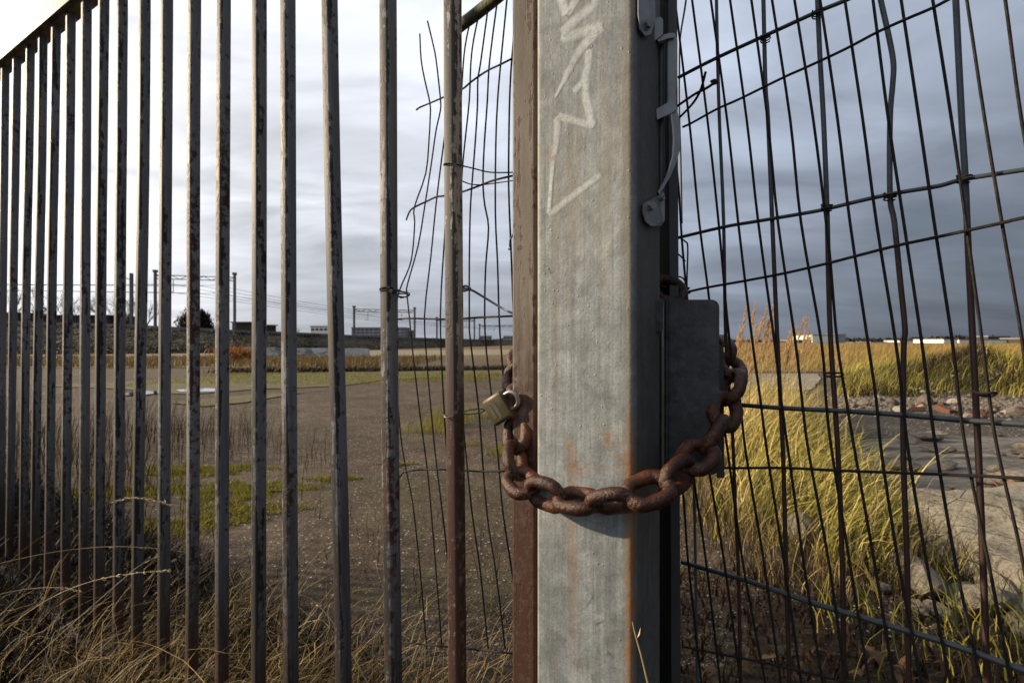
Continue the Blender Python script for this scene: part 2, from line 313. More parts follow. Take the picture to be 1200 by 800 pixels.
MAT = {
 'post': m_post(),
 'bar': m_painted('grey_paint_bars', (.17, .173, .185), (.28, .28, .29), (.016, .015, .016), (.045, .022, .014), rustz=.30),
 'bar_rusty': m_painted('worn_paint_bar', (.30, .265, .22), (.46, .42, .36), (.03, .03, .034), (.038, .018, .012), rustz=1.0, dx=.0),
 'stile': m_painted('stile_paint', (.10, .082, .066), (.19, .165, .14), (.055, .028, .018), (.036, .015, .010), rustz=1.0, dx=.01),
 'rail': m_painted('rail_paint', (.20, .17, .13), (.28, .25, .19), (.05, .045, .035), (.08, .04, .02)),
 'chain': m_rust('chain_rust', (.052, .0150, .0055), (.013, .0055, .0035), (.115, .036, .010), .42, .0035),
 'wire': m_rust('wire_dark', (.020, .015, .013), (.012, .010, .009), (.04, .018, .012), .85, .0006, 2),
 'rod': None, 'galv': m_simple('galvanised_dull', (.10, .11, .12), (.17, .18, .19), 30, .5, .3, .3, .001),
 'hard': m_simple('latch_steel', (.16, .17, .175), (.26, .27, .275), 35, .5, .35, .35, .001),
 'plate': None,
 'channel': m_simple('channel_steel', (.06, .06, .058), (.11, .11, .105), 20, .6, .2, .3, .001, (1, 1, .2)),
 'rail_blue': m_simple('galvanised_rail', (.045, .055, .062), (.085, .10, .11), 30, .5, .3, .3, .0008),
 'brass': m_simple('worn_brass', (.17, .135, .07), (.10, .08, .05), 60, .5, .3, .3, .0006),
 'lockdark': m_simple('lock_marking', (.10, .10, .085), (.17, .16, .12), 80, .5, .3, .2, .0004),
 'shackle': m_simple('dull_shackle', (.30, .30, .30), (.20, .19, .18), 60, .4, .7, .2, .0004),
 'concrete': m_simple('old_concrete', (.11, .095, .072), (.33, .29, .22), 11, .9, 0, 1.0, .02, detail=12),
 'concrete2': m_simple('cracked_slab', (.035, .031, .026), (.27, .24, .20), 3.2, .9, 0, 1.0, .07, detail=15, stretch=(.5, 2.2, 1)),
 'darkgravel': m_simple('dark_gravel', (.035, .03, .024), (.13, .115, .09), 14, .9, 0, 1.0, .03, detail=8),
 'stone': m_simple('stone', (.09, .075, .06), (.19, .165, .135), 12, .85, 0, .7, .01),
 'stone_w': m_simple('pale_stone', (.24, .215, .18), (.37, .335, .28), 12, .85, 0, .6, .01),
 'brick': m_simple('broken_brick', (.10, .048, .032), (.17, .085, .055), 14, .9, 0, .6, .01),
 'steel_rust': m_rust('rusted_plate', (.16, .06, .03), (.09, .04, .025), (.22, .10, .05), .75, .003),
 'embank': m_simple('embankment_scrub', (.018, .018, .010), (.075, .058, .026), .35, .95, 0, 1, .6, detail=8),
 'railwall': m_simple('parapet_concrete', (.22, .22, .21), (.32, .32, .30), 1.2, .9, 0, .2, .02),
 'wallwhite': m_simple('whitewashed_wall', (.30, .31, .31), (.55, .56, .56), .35, .85, 0, .2, .02),
 'mast': m_simple('mast_steel', (.10, .10, .10), (.17, .17, .165), 5, .6, .2, .2, .005),
 'bld_dark': m_simple('dark_brick', (.05, .04, .035), (.08, .06, .05), 2, .9, 0, .3, .02),
 'bld_grey': m_simple('grey_cladding', (.24, .26, .30), (.34, .36, .40), .3, .6, 0, .1, .01),
 'bld_white': m_simple('white_cladding', (.62, .62, .60), (.75, .75, .73), .3, .6, 0, .1, .01),
 'bld_green': m_simple('pale_green_cladding', (.55, .64, .52), (.66, .73, .62), .3, .6, 0, .1, .01),
 'glass': m_simple('dark_window', (.04, .05, .06), (.08, .09, .10), 1, .2, 0, .05, .01),
 'bark': m_simple('bark', (.07, .055, .045), (.12, .10, .08), 8, .9, 0, .5, .02),
 'moss_sheet': m_simple('mossy_turf', (.07, .065, .026), (.15, .13, .05), 3.5, .95, 0, .8, .03, detail=8),
 'orange_sheet': m_simple('dead_turf', (.10, .065, .025), (.18, .125, .05), 1.2, .95, 0, .8, .05, detail=8),
 'sand_sheet': m_simple('sandy_strip', (.20, .165, .11), (.28, .235, .16), 1.2, .95, 0, .5, .03, detail=8),
 'soil': m_simple('dark_soil', (.018, .014, .009), (.05, .036, .02), 6, .95, 0, .8, .03, detail=8),
 'gold_sheet': m_simple('dry_field', (.17, .115, .045), (.28, .20, .08), .4, .95, 0, 1, .3, detail=9),
 'pale_road': m_simple('pale_road', (.20, .18, .155), (.27, .245, .21), 2, .85, 0, .4, .01),
 'leafdead': m_simple('dead_leaf', (.035, .02, .009), (.13, .08, .03), 45, .6, 0, .3, .002),
 'paper': m_simple('white_scrap', (.75, .74, .70), (.85, .84, .8), 30, .6, 0, .3, .002),
 'kerb': m_simple('kerb_steel', (.13, .11, .09), (.26, .22, .18), 22, .8, 0, .5, .004),
 'straw': m_grass('straw_blades', [(.012, .008, .005), (.025, .015, .008), (.07, .042, .018), (.32, .21, .085), (.62, .47, .23), (.06, .06, .02), (.02, .03, .008)]),
 'mixgrass': m_grass('mixed_blades', [(.035, .04, .010), (.12, .13, .020), (.36, .30, .05), (.50, .39, .14), (.64, .52, .24), (.20, .13, .06)]),
 'gold': m_grass('golden_blades', [(.14, .11, .03), (.26, .18, .055), (.36, .24, .08), (.40, .27, .10), (.22, .19, .05)]),
 'weeds': m_grass('brown_weeds', [(.022, .013, .008), (.045, .024, .014), (.075, .04, .023), (.035, .027, .013)], trans=.15),
 'under': m_grass('shade_undergrowth', [(.008, .006, .004), (.018, .012, .007), (.03, .02, .01), (.012, .014, .006)], trans=.0),
 'mossy': m_grass('moss_blades', [(.10, .11, .012), (.20, .20, .025), (.30, .26, .035), (.16, .13, .03)]),
 'scrub': m_grass('scrub_blades', [(.014, .014, .008), (.03, .026, .012), (.075, .05, .025)], trans=.15),
 'orange': m_grass('orange_blades', [(.085, .055, .022), (.16, .105, .04), (.16, .13, .05)]),
 'plume': m_grass('seed_plumes', [(.40, .26, .13), (.55, .38, .20), (.48, .32, .17)], trans=.45),
}
def m_water():
    m, t, b = M_new('still_water'); setc(b, (.02, .02, .018)); b.inputs['Roughness'].default_value = .03; b.inputs['IOR'].default_value = 1.33
    bump(t, b, noise(t, coords(t, (1, 3, 1), 'World'), 1.5, 2), .05, .02); return m
MAT['water'] = m_water()
def m_plate():
    m, t, b = M_new('mottled_lock_plate'); v = coords(t, src='World'); n = noise(t, v, 26, 7, .68, .5); f = noise(t, v, 240, 5, .7); vc = N(t, 'ShaderNodeTexVoronoi'); vc.inputs['Scale'].default_value = 110; L(t, v, vc.inputs['Vector'])
    col = mixc(t, ramp(t, n, [(.34, 0), (.64, 1)]), (.032, .038, .042), (.115, .13, .135)); col = mixc(t, 1.0, col, ramp(t, vc.outputs['Color'], [(0, .7), (1, 1.3)]), 'MULTIPLY'); col = mixc(t, ramp(t, f, [(.60, 0), (.68, .8)]), col, (.22, .23, .23))
    col = mixc(t, ramp(t, noise(t, v, 40, 5, .7), [(.62, 0), (.70, .7)]), col, (.07, .035, .018))
    L(t, col, b.inputs['Base Color']); b.inputs['Roughness'].default_value = .5; b.inputs['Metallic'].default_value = .25; bump(t, b, f, .4, .0008); return m
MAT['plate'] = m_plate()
def m_rod():
    m, t, b = M_new('rod_zinc_to_rust'); v = coords(t, src='World'); sp = N(t, 'ShaderNodeSeparateXYZ'); L(t, v, sp.inputs[0]); n = noise(t, v, 45, 5, .65)
    k = math_(t, 'ADD', sp.outputs[2], math_(t, 'MULTIPLY', math_(t, 'SUBTRACT', n, .5), .25)); 
    mr = N(t, 'ShaderNodeMapRange'); mr.inputs[1].default_value = 1.20; mr.inputs[2].default_value = 1.10; L(t, k, mr.inputs[0])
    x = N(t, 'ShaderNodeMapRange'); x.inputs[1].default_value = .29; x.inputs[2].default_value = .31; L(t, sp.outputs[0], x.inputs[0])
    col = mixc(t, math_(t, 'MULTIPLY', mr.outputs[0], x.outputs[0]), mixc(t, n, (.055, .068, .085), (.11, .13, .155)), mixc(t, n, (.030, .012, .008), (.075, .026, .015)))
    L(t, col, b.inputs['Base Color']); b.inputs['Roughness'].default_value = .6; bump(t, b, noise(t, v, 500, 4), .4, .0006); return m
MAT['rod'] = m_rod()
def m_graf():
    m, t, b = M_new('faded_white_spray'); v = coords(t); setc(b, (.58, .62, .63)); b.inputs['Roughness'].default_value = .7
    n = noise(t, v, 160, 5, .7); n2 = noise(t, v, 14, 3)
    at = N(t, 'ShaderNodeAttribute', attribute_name='edge')
    a = math_(t, 'MULTIPLY', ramp(t, n, [(.28, .30), (.6, .85)]), ramp(t, n2, [(.3, .40), (.7, .95)])); a = math_(t, 'MULTIPLY', a, ramp(t, at.outputs['Fac'], [(0, 1), (.45, .85), (1, 0)]))
    L(t, a, b.inputs['Alpha']); return m
MAT['graffiti'] = m_graf()

# ------------------------------------------------------------ terrain
def hmound(x, y):
    # grassy bank on the right and the low berm behind the gravel on the left
    h = 0.0
    for (cx_, cy_, rx, ry, hh) in ((10.6, 11.4, 1.9, 1.6, .66), (9.2, 12.4, 1.1, 1.3, .38), (13.4, 11.8, 2.3, 2.2, .68), (16, 10.5, 3, 2.4, .6)):
        d = ((x-cx_)/rx)**2+((y-cy_)/ry)**2
        if d < 4: h = max(h, hh*math.exp(-d*1.1)*(1+.16*math.sin(3.1*x+1.3*y)+.12*math.sin(5.3*y-2*x)))
    return h
def gz(x, y):
    n = .007*math.sin(1.7*x+.4)*math.sin(1.3*y+.8)+.003*math.sin(5.1*x+2)*math.sin(4.3*y)
    f = 1.0 if abs(x) < 25 and y < 30 else 0.0
    k = min(1.0, max(0.0, (8.0-y)/5.0))
    return n*f*k + hmound(x, y) - .012
xs = sorted(set([round(v, 3) for v in list(np.arange(-8, 18.01, .3)) + [s*(8+ (k**1.9)*1.2)+(5 if s > 0 else 0) for s in (-1, 1) for k in range(1, 36)] + [-3500, 3500]]))
xs = [x for i, x in enumerate(xs) if i == 0 or x-xs[i-1] > .12]
ys = sorted(set([round(v, 3) for v in [-3000, -600, -150, -40, -12, -5, -2] + list(np.arange(-1, 18.01, .3)) + [18+(k**1.9)*1.2 for k in range(1, 45)] + [6000]]))
vs = [(x, y, gz(x, y)) for y in ys for x in xs]; nx = len(xs)
fs = [(j*nx+i, j*nx+i+1, (j+1)*nx+i+1, (j+1)*nx+i) for j in range(len(ys)-1) for i in range(nx-1)]
g = MB(); g.v = vs; g.f = fs; tag(g.build('ground', m_ground(), smooth='all'), kind='structure')

def patch(name, poly_px, mat, lift=.006, kind='structure', rag=.05, world=None):
    pts = world if world else [G(px, py) for px, py in poly_px]
    out = []
    for i, a in enumerate(pts):                        # ragged outline
        b_ = pts[(i+1) % len(pts)]; a = Vector(a[:2]); b_ = Vector(b_[:2]); k = 14
        for q in range(k):
            p = a.lerp(b_, q/k); d = (b_-a); nrm = Vector((-d.y, d.x)).normalized() if d.length else Vector((0, 0))
            e = rag*(b_-a).length*(random.random()-.5)*(1 if 0 < q < k else 0); e = max(-.4, min(.4, e))
            out.append((p.x+nrm.x*e, p.y+nrm.y*e))
    b = MB(); c0 = Vector((sum(p[0] for p in out)/len(out), sum(p[1] for p in out)/len(out)))
    rings = [1, .8, .6, .4, .2]; n = len(out)
    vv = []
    for s in rings: vv += [(c0.x+(p[0]-c0.x)*s, c0.y+(p[1]-c0.y)*s) for p in out]
    vv.append((c0.x, c0.y))
    ff = [(r*n+i, r*n+(i+1) % n, (r+1)*n+(i+1) % n, (r+1)*n+i) for r in range(4) for i in range(n)] + [(4*n+i, 4*n+(i+1) % n, 5*n) for i in range(n)]
    b.add([(x, y, gz(x, y)+lift) for x, y in vv], ff)
    o = b.build(name, mat); return tag(o, kind=kind)

patch('dirt_strip', [(-500, 419), (-500, 412), (240, 412), (640, 409), (760, 409), (640, 415), (300, 419)], MAT['sand_sheet'], .012, rag=.01)
patch('turf', [(-600, 431), (-600, 418), (100, 418), (270, 417), (420, 421), (300, 431)], MAT['orange_sheet'], .018, rag=.01)
patch('turf', [(40, 452), (150, 447), (260, 440), (430, 436), (610, 433), (615, 437), (450, 445), (400, 452), (300, 456), (220, 462), (130, 455)], MAT['moss_sheet'], .016, rag=.03)
patch('turf', [(200, 472), (300, 462), (360, 459), (290, 471), (240, 476)], MAT['moss_sheet'], .016, rag=.03)
patch('puddle', [(140, 461.5), (168, 458.5), (188, 458), (184, 461), (165, 463.5), (146, 463.5)], MAT['water'], .022, rag=.12)
patch('puddle', [(206, 457), (238, 455), (262, 456), (255, 458.6), (228, 459.6), (210, 459)], MAT['water'], .022, rag=.12)
patch('road', [(820, 458), (830, 438), (958, 438), (962, 446), (950, 457)], MAT['pale_road'], .022, rag=.01)
patch('gravel_bed', [(930, 560), (925, 482), (1000, 478), (1210, 482), (1330, 500), (1400, 560)], MAT['darkgravel'], .010, rag=.02)
patch('concrete_slab', [(985, 600), (960, 560), (990, 520), (1080, 511), (1220, 513), (1420, 540), (1460, 700), (1300, 760), (1180, 690)], MAT['concrete2'], .024, rag=.03)

# ------------------------------------------------------------ blades
def blades(name, mat, base, h, bend, az, azs, w, parent=None, seg=5, rnd=None, droop=0.0, world=True, loc=(0, 0, 0), flip=0.0):
    """base (n,3); h,bend,w arrays; az mean lean azimuth, azs spread"""
    n = len(base); base = np.array(base, float)
    h = np.broadcast_to(h, n); bend = np.broadcast_to(bend, n); w = np.broadcast_to(w, n)
    a = az+azs*rng.standard_normal(n); dx, dy = np.cos(a), np.sin(a); fa = rng.uniform(0, math.pi, n); sx, sy = np.cos(fa), np.sin(fa)
    V = np.zeros((n, seg+1, 2, 3)); kink = rng.normal(0, .075, (n, seg+1)); kink[:, 0] = 0; kink = np.cumsum(kink, 1)
    for k in range(seg+1):
        t = k/seg; ang = bend*(t**1.25)*1.3             # angle from vertical grows
        # integrate
        if k == 0: px_ = np.zeros(n); pz = np.zeros(n)
        else:
            am = bend*(((k-.5)/seg)**1.1)*1.5; px_ = px_+np.sin(am)*h/seg; pz = pz+np.cos(am)*h/seg
        ww = w*(1-t)**.7*.5+w*.05
        cx_ = base[:, 0]+dx*px_ - dy*kink[:, k]*h*.5; cy_ = base[:, 1]+dy*px_+dx*kink[:, k]*h*.5; cz = base[:, 2]+pz
        for s, sg in ((0, -1), (1, 1)):
            V[:, k, s, 0] = cx_+sx*ww*sg; V[:, k, s, 1] = cy_+sy*ww*sg; V[:, k, s, 2] = np.maximum(cz, base[:, 2]-.02)
    if not isinstance(loc, tuple) or loc != (0, 0, 0): V -= np.array(loc)
    idx = np.arange(n)[:, None]*(2*(seg+1)) + np.arange(seg)[None, :]*2
    F = np.stack([idx, idx+1, idx+3, idx+2], -1).reshape(-1, 4)
    m = bpy.data.meshes.new(name); m.vertices.add(n*2*(seg+1)); m.vertices.foreach_set('co', V.reshape(-1))
    m.loops.add(F.size); m.loops.foreach_set('vertex_index', F.reshape(-1).astype(np.int32)); m.polygons.add(len(F))
    m.polygons.foreach_set('loop_start', (np.arange(len(F))*4).astype(np.int32)); m.update(calc_edges=True)
    at = m.attributes.new('rnd', 'FLOAT', 'POINT'); r_ = rng.uniform(0, 1, n) if rnd is None else np.clip(rnd, 0, 1)
    at.data.foreach_set('value', np.repeat(r_, 2*(seg+1)).astype(np.float32)); m.materials.append(mat)
    o = bpy.data.objects.new(name, m); COL.objects.link(o); o.location = loc
    if parent: o.parent = parent
    return o
def noise_keep(x, y): return math.sin(x*2.1+math.sin(y*3))+math.sin(y*4.3+x)+random.uniform(-.6, .6) > 0
def scatter(n, x0, x1, y0, y1, keep=None, z=gz):
    out = []
    while len(out) < n:
        x = random.uniform(x0, x1); y = random.uniform(y0, y1)
        if keep and not keep(x, y): continue
        out.append((x, y, z(x, y)-.005))
    return np.array(out)
U = lambda a, b, n: rng.uniform(a, b, n)

# ------------------------------------------------------------ post
ANG = math.atan2(-.1115*.5, .1115*.7455)   # face runs to the right and towards the camera
Lc = Vector((.0315, .6746)); Rc = Vector((.143, .600)); fd = (Rc-Lc).normalized(); ANG = math.atan2(fd.y, fd.x); POSTW_ = (Rc-Lc).length
nd = Vector((-fd.y, fd.x))      # into the depth (away from camera)
if nd.y < 0: nd = -nd
NRM = Vector((-nd.x, -nd.y, 0)) # outward face normal
def on_face(px, py, off=0.0):
    rx = (px-600)/600; d = Vector((rx, 1, 0)); c0 = Vector((Lc.x, Lc.y, 0))+NRM*off
    Y = c0.dot(NRM)/d.dot(NRM); return P(px, py, Y)
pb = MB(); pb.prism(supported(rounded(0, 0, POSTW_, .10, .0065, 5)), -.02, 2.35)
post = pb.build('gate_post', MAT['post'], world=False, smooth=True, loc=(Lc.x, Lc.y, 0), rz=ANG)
tag(post, 'thick square galvanised steel gate post with faded white spray marks and rust stains', 'gate post')
strokes = [([(656, -6), (664, 17)], 8), ([(678, -6), (671, 6), (664, 17)], 8), ([(700, -8), (695, 6), (676, 22), (658, 39)], 9),
           ([(657, 46), (680, 39), (706, 29)], 9), ([(706, 31), (690, 47), (676, 64), (664, 88), (650, 115)], [9, 9, 8, 5, 2]),
           ([(690, 58), (689, 75), (686, 92), (688, 120), (695, 150)], 7), ([(672, 108), (686, 93)], 6),
           ([(695, 147), (672, 141), (654, 136)], 6), ([(653, 136), (652, 160), (649, 184)], [7, 6, 5]), ([(648, 188), (645, 222), (643, 250)], [4, 3.5, 4]),
           ([(643, 252), (672, 229), (704, 204)], 6)]
for pts, wd in strokes:
    q = [on_face(x, y, .0007) for x, y in pts]; q = smooth_path(q, 5) if len(q) > 2 else smooth_path(q, 5); n = len(q)
    wl = wd if isinstance(wd, list) else [wd]*len(pts)
    b = MB(); v = []; edge = []
    for i, p in enumerate(q):
        t_ = (q[min(i+1, n-1)]-q[max(i-1, 0)]).normalized(); s = t_.cross(NRM).normalized()
        u = i/(n-1)*(len(wl)-1); k = min(int(u), len(wl)-2) if len(wl) > 1 else 0; wv = wl[k]+(wl[k+1]-wl[k])*(u-k) if len(wl) > 1 else wl[0]
        hw = wv*.5*p.y/600*1.75
        v += [p-s*hw, p, p+s*hw]; e = 1.0 if i in (0, n-1) else 0.0; edge += [1.0, e*.6, 1.0]
    b.add(v, [(i*3+k, i*3+k+1, i*3+k+4, i*3+k+3) for i in range(n-1) for k in range(2)])
    o = b.build('spray_mark', MAT['graffiti'], post)
    at = o.data.attributes.new('edge', 'FLOAT', 'POINT'); at.data.foreach_set('value', edge)

# ------------------------------------------------------------ barred gate (left)
def gateY(px): return 660/(px+300)
G0 = Vector((.0192, .7205, 0)); t2 = Vector((P(0, 400, gateY(0))-P(600, 400, gateY(600)))); t2.z = 0; t2.normalize(); ga = math.atan2(-t2.y, -t2.x)
gate = thing('barred_gate', 'long rusting steel gate of thin grey painted upright bars left of the post', 'gate', G0, ga)
GI = wmat(gate).inverted()
def gpos(px, py): return P(px, py, gateY(px))
railz = lambda Y: 2.095+(Y-1.65)*.12
tops = [(531, 535), (454, 461), (387, 402), (337, 341), (304, 303), (262.5, 260), (228.5, 225), (195.5, 192), (169.5, 162), (143, 139), (121.5, 116), (101.5, 98.5), (83, 77), (66, 57), (51, 41), (36, 27), (21, 11), (7, 0)]
k1 = 1/(0+300)+.00013
for i in range(5):
    px = 1/(k1+i*.000128)-300; tops.append((px, px-3))
for i, (xt, xb) in enumerate(tops):
    Yt = gateY(xt); zt = min(railz(Yt), 2.1); a = GI @ P(xt, 0, Yt); bb = GI @ P(xb, 800 if xb > 300 else 650, gateY(xb))
    # position along the gate as a line in z
    zt0 = 1+400*Yt/600; zb0 = 1-(400 if xb > 300 else 250)*gateY(xb)/600
    xa = lambda z: bb.x+(a.x-bb.x)*(z-zb0)/(zt0-zb0)
    hw = .0122 if i else .0118; b = MB(); ring = rounded(-hw, -hw, hw, hw, .0062, 3); n = len(ring); zs = [0.03]+[.1+.2*k for k in range(20) if .1+.2*k < railz(Yt)-.05]+[railz(Yt)+.004]
    x0 = xa(1.0); w1 = random.uniform(-.0015, .0015)
    vv = []
    for z in zs: vv += [(xa(z)-x0+p[0]+w1*math.sin(z*4+i), p[1]+w1*math.sin(z*3+i*2), z) for p in ring]
    b.add(vv, [(j*n+k, j*n+(k+1) % n, (j+1)*n+(k+1) % n, (j+1)*n+k) for j in range(len(zs)-1) for k in range(n)]+[tuple(range((len(zs)-1)*n, len(zs)*n))])
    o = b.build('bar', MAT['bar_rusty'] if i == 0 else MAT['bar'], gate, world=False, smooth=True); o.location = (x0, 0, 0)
    if i == 0: o['label'] = 'upright bar with rust showing through flaked pale paint'
xe = (GI @ P(-93, 400, gateY(-93))).x
b = MB(); ry = lambda x: (wmat(gate) @ Vector((x, 0, 0))).y
for (x0, x1) in ((xe, .02),):
    z0 = railz(ry(x0)); z1 = railz(ry(x1))
    prof = [(-.030, 0), (.030, 0), (.030, .075), (-.030, .075)]
    b.add([(x0, y, z0+z) for y, z in prof]+[(x1, y, z1+z) for y, z in prof], [(0, 1, 2, 3), (7, 6, 5, 4)]+[(i, 4+i, 4+(i+1) % 4, (i+1) % 4) for i in range(4)])
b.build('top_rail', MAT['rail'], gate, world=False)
b = MB(); b.box(xe, -.022, .018, -.0, .022, .045); b.build('bottom_rail', MAT['kerb'], gate, world=False)
# closing stile beside the post
sl = MB(); ring = supported(rounded(-.020, -.020, .020, .020, .004, 3))
def stx(px, dy): # x (local) so that left silhouette falls at px: solve on line y=dy local
    d = (GI.to_3x3() @ Vector(((px-600)/600, 1, 0))); o = GI @ Vector((0, 0, 0)); k = (dy-o.y)/d.y; return o.x+d.x*k
sx_ = stx(604, .018+.0)+.020
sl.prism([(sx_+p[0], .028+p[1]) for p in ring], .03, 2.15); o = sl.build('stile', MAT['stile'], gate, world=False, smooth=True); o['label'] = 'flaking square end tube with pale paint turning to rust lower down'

# ------------------------------------------------------------ middle mesh panel behind the bars
def midY(px): return 600/px
pan = thing('mesh_panel', 'torn welded wire mesh panel with mossy top tube behind the two nearest bars', 'fence panel', P(560, 400, midY(560)).xy.to_3d())
mids = [
 [(492,40),(493.5,70),(498,95),(504,122),(504,140),(503,160),(499,203),(485.5,243),(486,260),(484,290),(480,312),(469,338),(465,357),(463,400),(465,457),(470,514),(476,551),(484,592),(492.5,670),(500,760)],
 [(501,25),(507,50),(511,70),(516,115),(516,130),(511,153),(505,195),(498,240),(490,288),(477.5,333),(477,345),(480,374),(483.6,412),(491.5,480),(500.6,549),(505,596),(511,670),(518,760)],
 [(528,110),(521,160),(511.5,235),(505,300),(497.5,370),(500.5,426),(505,480),(511,540),(517,589),(523,640),(533,760)],
 [(524,220),(521,278),(516,370),(519.6,466),(526,560),(536,680),(541,760)],
 [(551,25),(545,55),(541.7,93),(537,180),(534,280),(534,400),(543,500),(551,582),(557,628),(563,670),(572,760)],
 [(561.7,15),(555,47),(551.7,75),(550,117),(545,165),(541.7,200),(538,260)],
 [(573,2),(563,75),(560,93),(559.5,125),(556.7,170),(553,217),(551,250),(550,307),(550,374),(551,397),(561,480),(568,573),(573,620),(581,670),(592,760)],
 [(583.5,-4),(577,45),(573,80),(571,120),(567.5,170),(566,213),(568,240),(572.5,267),(569,315),(568,374),(570,412),(576,464),(584,540),(589,598),(600,670),(612,760)],
 [(595,-10),(586.7,75),(583,120),(581,170),(580.5,250),(583,307),(585,374),(588,419),(592,466),(599,540),(607,590),(616,670)],
 [(603,-15),(602,40),(599,80),(597,125),(596,200),(596.7,240),(598.7,288),(602,370),(606,419),(614,500)],
 [(618,-20),(613,80),(610,180),(611,280),(616,400),(626,560)], [(634,-30),(629,100),(626,200),(627,300),(632,400),(640,560)]]
for pl in mids:
    b = MB(); b.tube(smooth_path([P(x, y, midY(x)) for x, y in pl], 3), .0019, 6); b.build('wire', MAT['wire'], pan, smooth=True)
for pl in ([(488,129),(492,126),(504,121),(520,114),(541,105),(551,97),(562,89),(573,82),(586,76),(602,68),(640,50)], [(476,258),(480,248),(485.5,243),(498,237),(511,231),(521,229.5),(541,225),(553,221),(566,216),(580,211),(605,205),(640,196)],
           [(462,374),(466,374),(480,373),(500,373.5),(521,374),(545,373),(560,372),(605,370),(640,368)], [(467,561),(471,555),(476,552),(500,550),(521,550),(560,552),(592,552),(640,553)], [(470,752),(520,757),(600,765)]):
    b = MB(); b.tube(smooth_path([P(x, y, midY(x)-.0045) for x, y in pl], 3), .0021, 6); b.build('wire', MAT['wire'], pan, smooth=True)
MAT['algae'] = m_simple('algae_tube', (.05, .075, .035), (.12, .12, .07), 45, .8, .1, .6, .003)
b = MB(); b.tube(smooth_path([P(527, 41, midY(527)), P(540, 30, midY(540)), P(560, 15, midY(560)), P(600, -18, midY(600)), P(640, -55, midY(640))], 3), .0125, 10); b.build('top_tube', MAT['algae'], pan, smooth=True)
def wtie(pls, label, r=.0012, mat='wire', name='tie_wire', cat='wire tie'):
    b = MB()
    for pl in pls: b.tube(smooth_path([P(*p) for p in pl], 4), r, 6)
    o0 = P(*pls[0][0]); return tag(b.build(name, MAT[mat], smooth=True, loc=o0), label, cat)
yb = gateY(531)
wtie([[(520.5,194,yb),(521,192,yb-.012),(530,192,yb-.014),(540,194,yb-.008),(553,197,.9),(575,202,.92),(605,202,.9)], [(541,212,yb+.02),(552,216,.95),(566,216.5,.98),(585,214,.95),(606,211,.9)]], 'thin rusty wire looped round the nearest bar and stretched to the rusty stile, high up')
yb = gateY(454)
wtie([[(470,341,yb+.2),(462,338,yb),(452,336.5,yb-.017),(446,338,yb-.01),(446,340,yb-.01),(455,339.5,yb-.017),(466,341,yb),(478,343,yb+.25),(480,345,yb+.25),(476,348,yb+.22),(465,347,yb+.1)],
      [(446,342,yb-.008),(455,341,yb-.017),(464,344,yb),(475,344,yb+.2),(479,346,yb+.25),(470,349,yb+.2),(465,344,yb+.02)]], 'bunch of dark binding wire wound round the second nearest bar and a mesh wire', .0014)
yb = gateY(531)
wtie([[(541,337,yb+.02),(546,335,yb),(551,338,.85),(544,341,.84),(541,338,yb),(553,340,.86),(570,350,.87),(590,362,.86),(606,369,.83)]], 'stiff grey wire sloping down from the nearest bar to the rusty stile', .0019, 'galv')
wtie([[(521,486,yb-.004),(522,489,yb-.014),(530,488,yb-.0145),(541,483,yb),(552,480,.85),(565,479,.88),(567,482,.9),(553,485,.87),(542,485,yb+.005)]], 'pale wire tied round the nearest bar beside the padlock', .0013, 'galv')
wtie([[(608,264,.80),(603,272,.86),(598,281,1.0),(597.5,288,1.003),(599,292,1.003),(596,292,.998)]], 'short hooked grey wire beside the flaking stile', .0018, 'galv')

# ------------------------------------------------------------ right hand: mesh, rods, channel
def rY(px): return 560/(px-95)
mp_ = thing('mesh_panel', 'wide buckled wire mesh panel right of the post against the dark sky', 'fence panel', P(1000, 400, rY(1000)).xy.to_3d())
Wv = [
 [(822,800),(806.6,660),(803,610),(799,560)], [(844,800),(827.7,660),(815,574),(808,520)],
 [(868,800),(849,660),(834,570),(820,480),(808,400),(805,350),(799,280),(796,230),(793,195),(790,140)],
 [(897,800),(870.7,660),(853,530),(840,440),(831,350),(819.4,260),(807.5,140),(791,0),(784,-60)],
 [(915,800),(895.5,660),(874,530),(866,460),(855,400),(842,260),(829,140),(811,0),(803,-60)],
 [(939,800),(919,660),(899,530),(890,460),(881.7,400),(865,260),(852,140),(833,0),(825,-60)],
 [(964,800),(942,660),(924,530),(915,465),(907.5,400),(888.5,260),(875,140),(855.5,0),(847,-60)],
 [(991,800),(971.6,660),(947.7,530),(940,470),(932,400),(911.6,260),(899.5,140),(880.5,0),(872,-60)],
 [(1018.5,800),(996,660),(975,530),(968,470),(962.5,400),(938.6,260),(926,140),(904.7,0),(896,-60)],
 [(1048,800),(1025,660),(1002,530),(992,470),(981,400),(973,306),(968,260),(953,140),(931,0),(922,-60)],
 [(1080,800),(1053,660),(1033,530),(1027,470),(1017,400),(996,260),(981.5,140),(961,0),(951,-60)],
 [(1114,800),(1086,660),(1064.7,530),(1058,470),(1049.5,400),(1027,260),(1011,140),(990,0),(980,-60)],
 [(1150,800),(1120,660),(1097.7,530),(1089,470),(1080,400),(1059,260),(1041,140),(1023,0),(1014,-60)],
 [(1185,800),(1158.7,660),(1132.5,530),(1124,470),(1116,400),(1094.6,260),(1077,140),(1056,0),(1047,-60)],
 [(1222,800),(1199,660),(1169.7,530),(1160,470),(1151,400),(1132,260),(1115,140),(1093,0),(1084,-60)],
 [(1262,800),(1240,660),(1212,530),(1205,470),(1198,400),(1174,260),(1154,140),(1133,0),(1124,-60)],
 [(1310,800),(1285,660),(1258,530),(1245,400),(1220,260),(1197,140),(1178,0),(1168,-60)],
 [(1360,800),(1335,660),(1306,530),(1292,400),(1268,260),(1245,140),(1224,0),(1214,-60)]]
